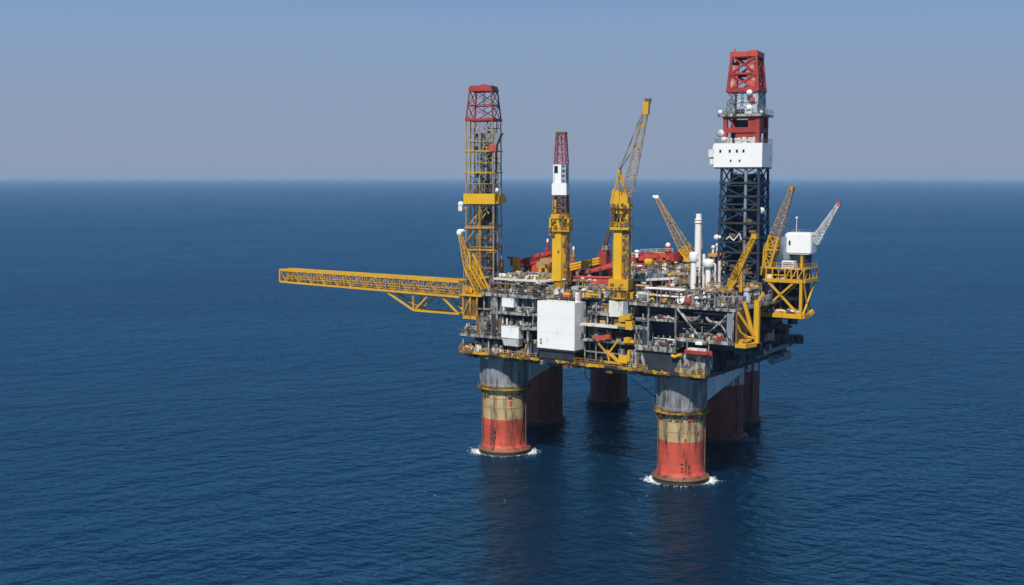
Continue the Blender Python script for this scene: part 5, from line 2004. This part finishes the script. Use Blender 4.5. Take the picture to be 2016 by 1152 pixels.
def bld_cowl(t):
    MB().cyl(0, 0, 0, 1.8, .32, n=10).build('duct', 'white_worn', t, True)['tone'] = 1
    MB().lathe(0, 0, [(.34, 1.81), (.75, 1.9), (.75, 2.2), (.2, 2.5)], 12).build('hood', 'white_worn', t, True)['tone'] = 1


def bld_drum(t):
    MB().lathe(0, 0, [(.42, 0), (.42, .38), (.46, .42), (.42, .46), (.42, 1.15)], 12).build('barrel', 'blue', t, True)['tone'] = 1
    MB().cyl(0, 0, 1.151, 1.2, .34, n=12).build('lid', 'grey', t, True)


def bld_locker(t):
    MB().bb(-.7, .7, -.45, .45, .1, 1.6).build('casing', 'white_worn', t, True)['tone'] = 1
    MB().bb(-.6, -.03, -.5, -.453, .2, 1.5).bb(.03, .6, -.5, -.453, .2, 1.5).each('door', 'grey', t, True)
    MB().bb(-.8, .8, -.55, .55, 1.601, 1.7).build('lid', 'grey', t, True)


def bld_light(t):
    MB().tube((0, 0, 0), (0, 0, 4.6), .1, n=6).build('pole', 'grey', t, True)['tone'] = 1
    MB().bb(-.5, .5, -.2, .2, 4.6, 4.95).build('lamp_head', 'white_worn', t, True)


def bld_bottles(t):
    x = MB()
    for k in range(5):
        for j in range(2):
            x.lathe(-.8 + k * .4, -.2 + j * .4, [(.17, .15), (.17, 1.6), (.06, 1.85)], 8)
    x.build('bottles', 'red_bright', t, True)['tone'] = 1
    x = MB().bb(-1.1, 1.1, -.5, .5, 0, .14)
    for a in (-1.08, 1.08):
        for b in (-.48, .48):
            x.tube((a, b, .14), (a, b, 1.9), .06, n=4)
    x.build('frame', 'grey', t, True)


KINDS = [
    ('container', 'container', bld_container, {'white_worn': 'white', 'grey': 'grey', 'steel': 'blue grey', 'tan': 'tan'}, 'ribbed {} steel container among the deck machinery'),
    ('storage_tank', 'tank', bld_tank, {'white_worn': 'white', 'grey': 'grey', 'panel': 'silver'}, '{} horizontal storage tank on two dark saddles on deck'),
    ('process_vessel', 'vessel', bld_vessel, {'white_worn': 'white', 'panel': 'silver', 'grey': 'grey'}, 'upright {} vessel with a small yellow gallery on deck'),
    ('pump_skid', 'pump', bld_pump, {'grey': 'grey', 'yellow_worn': 'yellow', 'steel': 'blue grey'}, 'pump skid with a {} motor and bent pipe on deck'),
    ('pipe_rack', 'pipe rack', bld_rack, {'pipe': 'grey', 'white_worn': 'white', 'tan': 'tan'}, 'two tier rack of {} pipes on deck'),
    ('generator', 'generator', bld_genset, {'grey': 'grey', 'panel': 'silver', 'steel': 'blue grey', 'white_worn': 'white'}, '{} generator housing with a bent exhaust on deck'),
    ('valve_manifold', 'valve', bld_manifold, {'red_bright': 'red', 'yellow': 'yellow'}, '{} valve manifold with three handwheels on deck'),
    ('barrel', 'barrel', bld_drum, {'blue': 'blue', 'yellow': 'yellow', 'red_bright': 'red', 'dark': 'black'}, '{} upright steel barrel standing on deck'),
    ('locker', 'locker', bld_locker, {'white_worn': 'white', 'yellow': 'yellow', 'red_bright': 'red', 'grey': 'grey', 'steel': 'blue grey'}, 'low {} two door locker standing on deck'),
    ('lamp_post', 'lamp post', bld_light, {'grey': 'grey', 'yellow': 'yellow'}, 'slim {} lamp post with a flat lamp head on deck'),
    ('gas_bottle_rack', 'bottle rack', bld_bottles, {'red_bright': 'red', 'tan': 'tan', 'white_worn': 'white'}, 'rack of {} gas bottles standing on deck'),
    ('vent_cowl', 'vent', bld_cowl, {'white_worn': 'white', 'grey': 'grey', 'yellow': 'yellow'}, '{} mushroom vent cowl on deck'),
]
used = {}
PROTO = {}
OBST = [(19.2, 0, 3.6), (41.8, -5, 4.5), (62.5, 24, 8.2), (-9, 2.5, 6), (68.8, 3, 2.6), (47.2, 30, 2), (54, 11, 2.4), (58.3, 11, 2.6), (38.9, 40, 3), (60, 26, 8), (69, 2, 3)]


def place(ki, a, b, z, yaw, tone):
    name, cat, bf, tones_, lab = KINDS[ki]
    label = lab.format(tones_[tone])
    group = (tones_[tone] + ' ' + cat + 's on the deck').replace('pipe racks', 'pipe racks')
    if ki not in PROTO:
        PROTO[ki] = proto(name, label, cat, group, bf)
        o = PROTO[ki]
        o.location = world((a, b, z))
        o.rotation_euler = (0, 0, ANG + yaw)
        for ch in o.children:
            if ch.get('tone'):
                ch.material_slots[0].link = 'OBJECT'
                ch.material_slots[0].material = M[tone]
    else:
        o = copy_tree(PROTO[ki], (a, b, z), yaw, label, tone)
        o['group'] = group
    return o


rd = random.Random(42)
placed = []


def scatter(n, a0, a1, b0, b1, z, kinds, zj=0.0, gap=2.5):
    tries = 0
    done = 0
    while done < n and tries < n * 30:
        tries += 1
        a, b = rd.uniform(a0, a1), rd.uniform(b0, b1)
        if any((a - x_) ** 2 + (b - y_) ** 2 < r_ * r_ for x_, y_, r_ in OBST):
            continue
        if any((a - x_) ** 2 + (b - y_) ** 2 < gap * gap for x_, y_ in placed):
            continue
        placed.append((a, b))
        ki = rd.choice(kinds)
        tone = rd.choice(list(KINDS[ki][3]))
        place(ki, a, b, z + rd.random() * zj, rd.choice((0, 0, PI / 2, PI)), tone)
        done += 1


scatter(64, 47.5, 73.5, -7.2, 14.5, 47.42, [0, 1, 2, 3, 3, 4, 5, 5, 6, 11], gap=2.3)
scatter(34, 22, 45, 1, 12, 47.02, [0, 1, 3, 4, 5, 5, 6, 11], gap=2.4)
scatter(40, 26, 53, 16.5, 34, 50.32, [0, 1, 2, 3, 4, 5, 11], gap=2.9)
scatter(30, 10, 46, 38.5, 60, 52.02, [0, 0, 1, 2, 4, 5], gap=3.6)
scatter(12, -12, 14, 10, 30, 47.02, [0, 1, 4, 5], gap=3.6)
scatter(90, 47, 74.5, -8, 14.5, 47.42, [3, 6, 7, 8, 8, 9, 10, 11], gap=1.25)
scatter(60, 22, 45, -3, 13, 47.02, [3, 6, 7, 8, 8, 9, 10, 11], gap=1.3)
scatter(70, 25, 53.5, 16, 34, 50.32, [3, 6, 8, 9, 10, 11], gap=1.4)
scatter(14, 15.5, 22.5, -3.5, 1, 47.02, [6, 7, 8, 11], gap=1.0)

# pipe runs and cable trays over the deck (part of the platform)
x1, x2, x3 = MB(), MB(), MB()
rr = random.Random(77)
for k in range(110):
    a, b = rr.uniform(22, 72), rr.uniform(-6 if k % 2 else 2, 14)
    if a < 46:
        b = max(b, 0)
    z = 47.5 + rr.random() * 2.6
    l = rr.uniform(2, 9)
    t_ = rr.choice((x1, x1, x2, x3))
    if rr.random() < .6:
        e = min(73, a + l)
        t_.tube((a, b, z), (e, b, z), rr.uniform(.09, .24), n=6)
        t_.tube((e, b, z), (e, b, 47.05), .12, n=6)
    else:
        t_.tube((a, b, z), (a, b + l, z), rr.uniform(.09, .24), n=6)
        t_.tube((a, b, z), (a, b, 47.05), .12, n=6)
x1.build('deck_pipework', 'pipe', plat)
x2.build('deck_pipework', 'white_worn', plat)
x3.build('deck_pipework', 'steel', plat)

# named deck pieces that stand out
p, q = PB(1288, 568, -5), PB(1312, 592, -5)
t = thing('dark_cabin', 'dark grey corrugated cabin on the roof edge of the framed module', 'cabin', (p.x, -5, 47.42))
MB().bb(p.x, q.x, -5.6, -2, 47.42, p.z).build('casing', 'navy', t)
x = MB()
for k in range(9):
    aa = p.x + .2 + (q.x - p.x - .4) * k / 8
    x.bb(aa - .08, aa + .08, -5.68, -5.603, 47.6, p.z - .2)
x.build('corrugation', 'dark', t)
MB().bb(p.x - .3, q.x + .5, -5.9, -1.8, p.z + .003, p.z + .3).build('roof', 'orange', t)
p = PB(1340, 591, -8.2)
t = thing('white_dish', 'round white satellite dish tilted on the roof edge of the framed module', 'dish', (p.x, -8.2, 47.42))
vs, fs = [(p.x, -8.0, p.z)], []
x = MB()
n = 20
u, v = Vector((1, -.1, 0)).normalized(), Vector((.15, .35, .92)).normalized()
wv = u.cross(v)
rings_ = [(.02, .25), (.5, .2), (.9, .05), (1.05, 0)]
cc = Vector((p.x, -8.1, p.z))
x.add([cc + u * (r * math.cos(2 * PI * i / n)) + v * (r * math.sin(2 * PI * i / n)) + wv * (-h_) for r, h_ in rings_ for i in range(n)] ,
      [[j * n + i, j * n + (i + 1) % n, (j + 1) * n + (i + 1) % n, (j + 1) * n + i] for j in range(3) for i in range(n)] +
      [[j * n + i, (j + 1) * n + i, (j + 1) * n + (i + 1) % n, j * n + (i + 1) % n] for j in range(0)], True)
x.tube(cc + wv * -.05, cc + wv * .06, 1.08, n=20)
x.build('reflector', 'white', t)
MB().tube(cc + Vector((0, .5, -.2)), (p.x, -7.5, 47.43), .14).tube(cc + Vector((0, .2, 0)), cc + Vector((0, .5, -.2)), .2).build('mount', 'yellow_worn', t)
p = PB(1356, 595, -8.2)
t = thing('red_hose_reel', 'dark red hose reel beside the round white dish', 'hose reel', (p.x, -8.2, 47.42))
MB().tube((p.x - .7, -8.2, 48.4), (p.x + .7, -8.2, 48.4), .8, n=14).each('drum', 'red', t)
MB().bb(p.x - .95, p.x - .72, -8.6, -7.8, 47.43, 48.6).bb(p.x + .72, p.x + .95, -8.6, -7.8, 47.43, 48.6).each('stand', 'yellow_worn', t)
for px, py, b_, r_, lab in ((1117, 580, -2.6, 1.3, 'flat yellow disc capped reel with a red rim on top of the big white box'),
                            (1319, 561, 6, 1.3, 'red topped reel with a yellow rim on the deck right of the crane column')):
    p = PB(px, py, b_)
    t = thing('cable_reel', lab, 'reel', (p.x, b_, p.z - .8))
    y_, r2 = ('yellow', 'red_bright') if r_ and px < 1200 else ('red_bright', 'yellow')
    MB().lathe(p.x, b_, [(r_ * .95, p.z), (r_, p.z + .25), (r_ * .6, p.z + .55)], 16).build('cap', y_, t)
    MB().cyl(p.x, b_, p.z - .6, p.z - .01, r_ * 1.1, n=16).build('rim', r2, t)
    MB().cyl(p.x, b_, min(p.z - 1.4, 46.3), p.z - .61, .5, n=10).each('stand', 'grey', t)
p = PB(1138, 587, -5.2)
t = thing('white_locker', 'small upright white locker on the right corner of the big white box', 'locker', (p.x, -5.2, p.z - .8))
MB().bb(p.x - .5, p.x + .5, -5.8, -4.8, p.z - 1.2, p.z + 1.5).build('casing', 'white', t)
MB().bb(p.x - .4, p.x + .4, -5.85, -5.803, p.z - 1, p.z + 1.2).each('door', 'white_worn', t)
for x0, y0, x1_, y1_, b_, h_, lab in ((1243, 552, 1332, 548, 13, .5, 'long flat white canopy roof spanning the deck behind the yellow crane column'),
                                      (1274, 541, 1312, 538, 22, 1.6, 'white roofed plant room behind the long flat canopy'),
                                      (1310, 530, 1352, 522, 34, .7, 'pale sloping gangway near the foot of the leaning left crane')):
    p, q = PB(x0, y0, b_), PB(x1_, y1_, b_)
    t = thing('deck_canopy', lab, 'canopy', (p.x, b_, 47.02))
    MB().beam(p, q, 3.4, h_).build('roof', 'white_worn', t)
    x = MB()
    for k in range(5):
        c = p.lerp(q, k / 4)
        x.tube((c.x, b_ - 1.3, 47.02), (c.x, b_ - 1.3, c.z - h_ / 2), .15).tube((c.x, b_ + 1.3, 47.02), (c.x, b_ + 1.3, c.z - h_ / 2), .15)
    x.each('post', 'grey', t)

# ================================================================== FOAM where the swell meets the columns
foam = MB()
rr = random.Random(31)
for key, (a, b) in LEGS.items():
    front = key in 'LR'
    n = 900 if front else 160
    r0 = 7.55
    c0 = math.atan2(-.82, .57)
    for k in range(n):
        lobe = rr.random()
        if lobe < .34:
            t = c0 - 1.45 + rr.gauss(0, .22)
            d = abs(rr.gauss(0, 1.1))
        elif lobe < .68:
            t = c0 + 1.4 + rr.gauss(0, .24)
            d = abs(rr.gauss(0, 1.1))
        else:
            t = c0 + rr.uniform(-1.7, 1.7)
            d = abs(rr.gauss(0, .35)) + (99 if rr.random() < .8 else 0)
        if d > 50:
            continue
        r = r0 + d
        s_ = rr.uniform(.04, .2) * (1.5 if rr.random() < .15 else 1)
        cx, cy = a + r * math.cos(t), b + r * math.sin(t)
        m_ = rr.choice((5, 6, 7))
        ph = rr.random() * 6
        vs = [(cx + s_ * rr.uniform(.6, 1.3) * math.cos(ph + 2 * PI * i / m_), cy + s_ * rr.uniform(.6, 1.3) * math.sin(ph + 2 * PI * i / m_), .012) for i in range(m_)]
        foam.add(vs + [(cx, cy, .03 + s_ * .35)], [[i, (i + 1) % m_, m_] for i in range(m_)])
for k in range(26):                    # loose flecks drifting before the platform
    cx, cy = rr.uniform(-10, 70), rr.uniform(-60, -8)
    s_ = rr.uniform(.03, .10)
    foam.add([(cx + 2.2 * s_ * math.cos(2 * PI * i / 5), cy + s_ * math.sin(2 * PI * i / 5), .02) for i in range(5)] + [(cx, cy, .05)], [[i, (i + 1) % 5, 5] for i in range(5)])
mf = mat('sea_foam', (.68, .72, .75), None, rough=.8)
fo = foam.build('sea_foam', mf, None)
fo.data.transform(Matrix.Translation((OX, OY, 0)) @ Matrix.Rotation(ANG, 4, 'Z'))
structure(fo, 'stuff', 'broken white foam washing round the column feet', 'foam')

# ================================================================== HAZE: the sea air, one even box round the whole scene
hzm = bpy.data.materials.new('sea_haze')
hzm.use_nodes = True
hn = hzm.node_tree
hn.nodes.clear()
ho = hn.nodes.new('ShaderNodeOutputMaterial')
pv = hn.nodes.new('ShaderNodeVolumePrincipled')
pv.inputs['Color'].default_value = (.52, .74, 1, 1)
pv.inputs['Density'].default_value = .00005
pv.inputs['Anisotropy'].default_value = .0
hn.links.new(pv.outputs[0], ho.inputs['Volume'])
HZ = MB().bb(-62000, 62000, -62000, 62000, -1.5, 122).build('haze', hzm)
HZ['kind'] = 'stuff'
HZ['label'] = 'thin pale blue haze over the open sea'
HZ['category'] = 'haze'
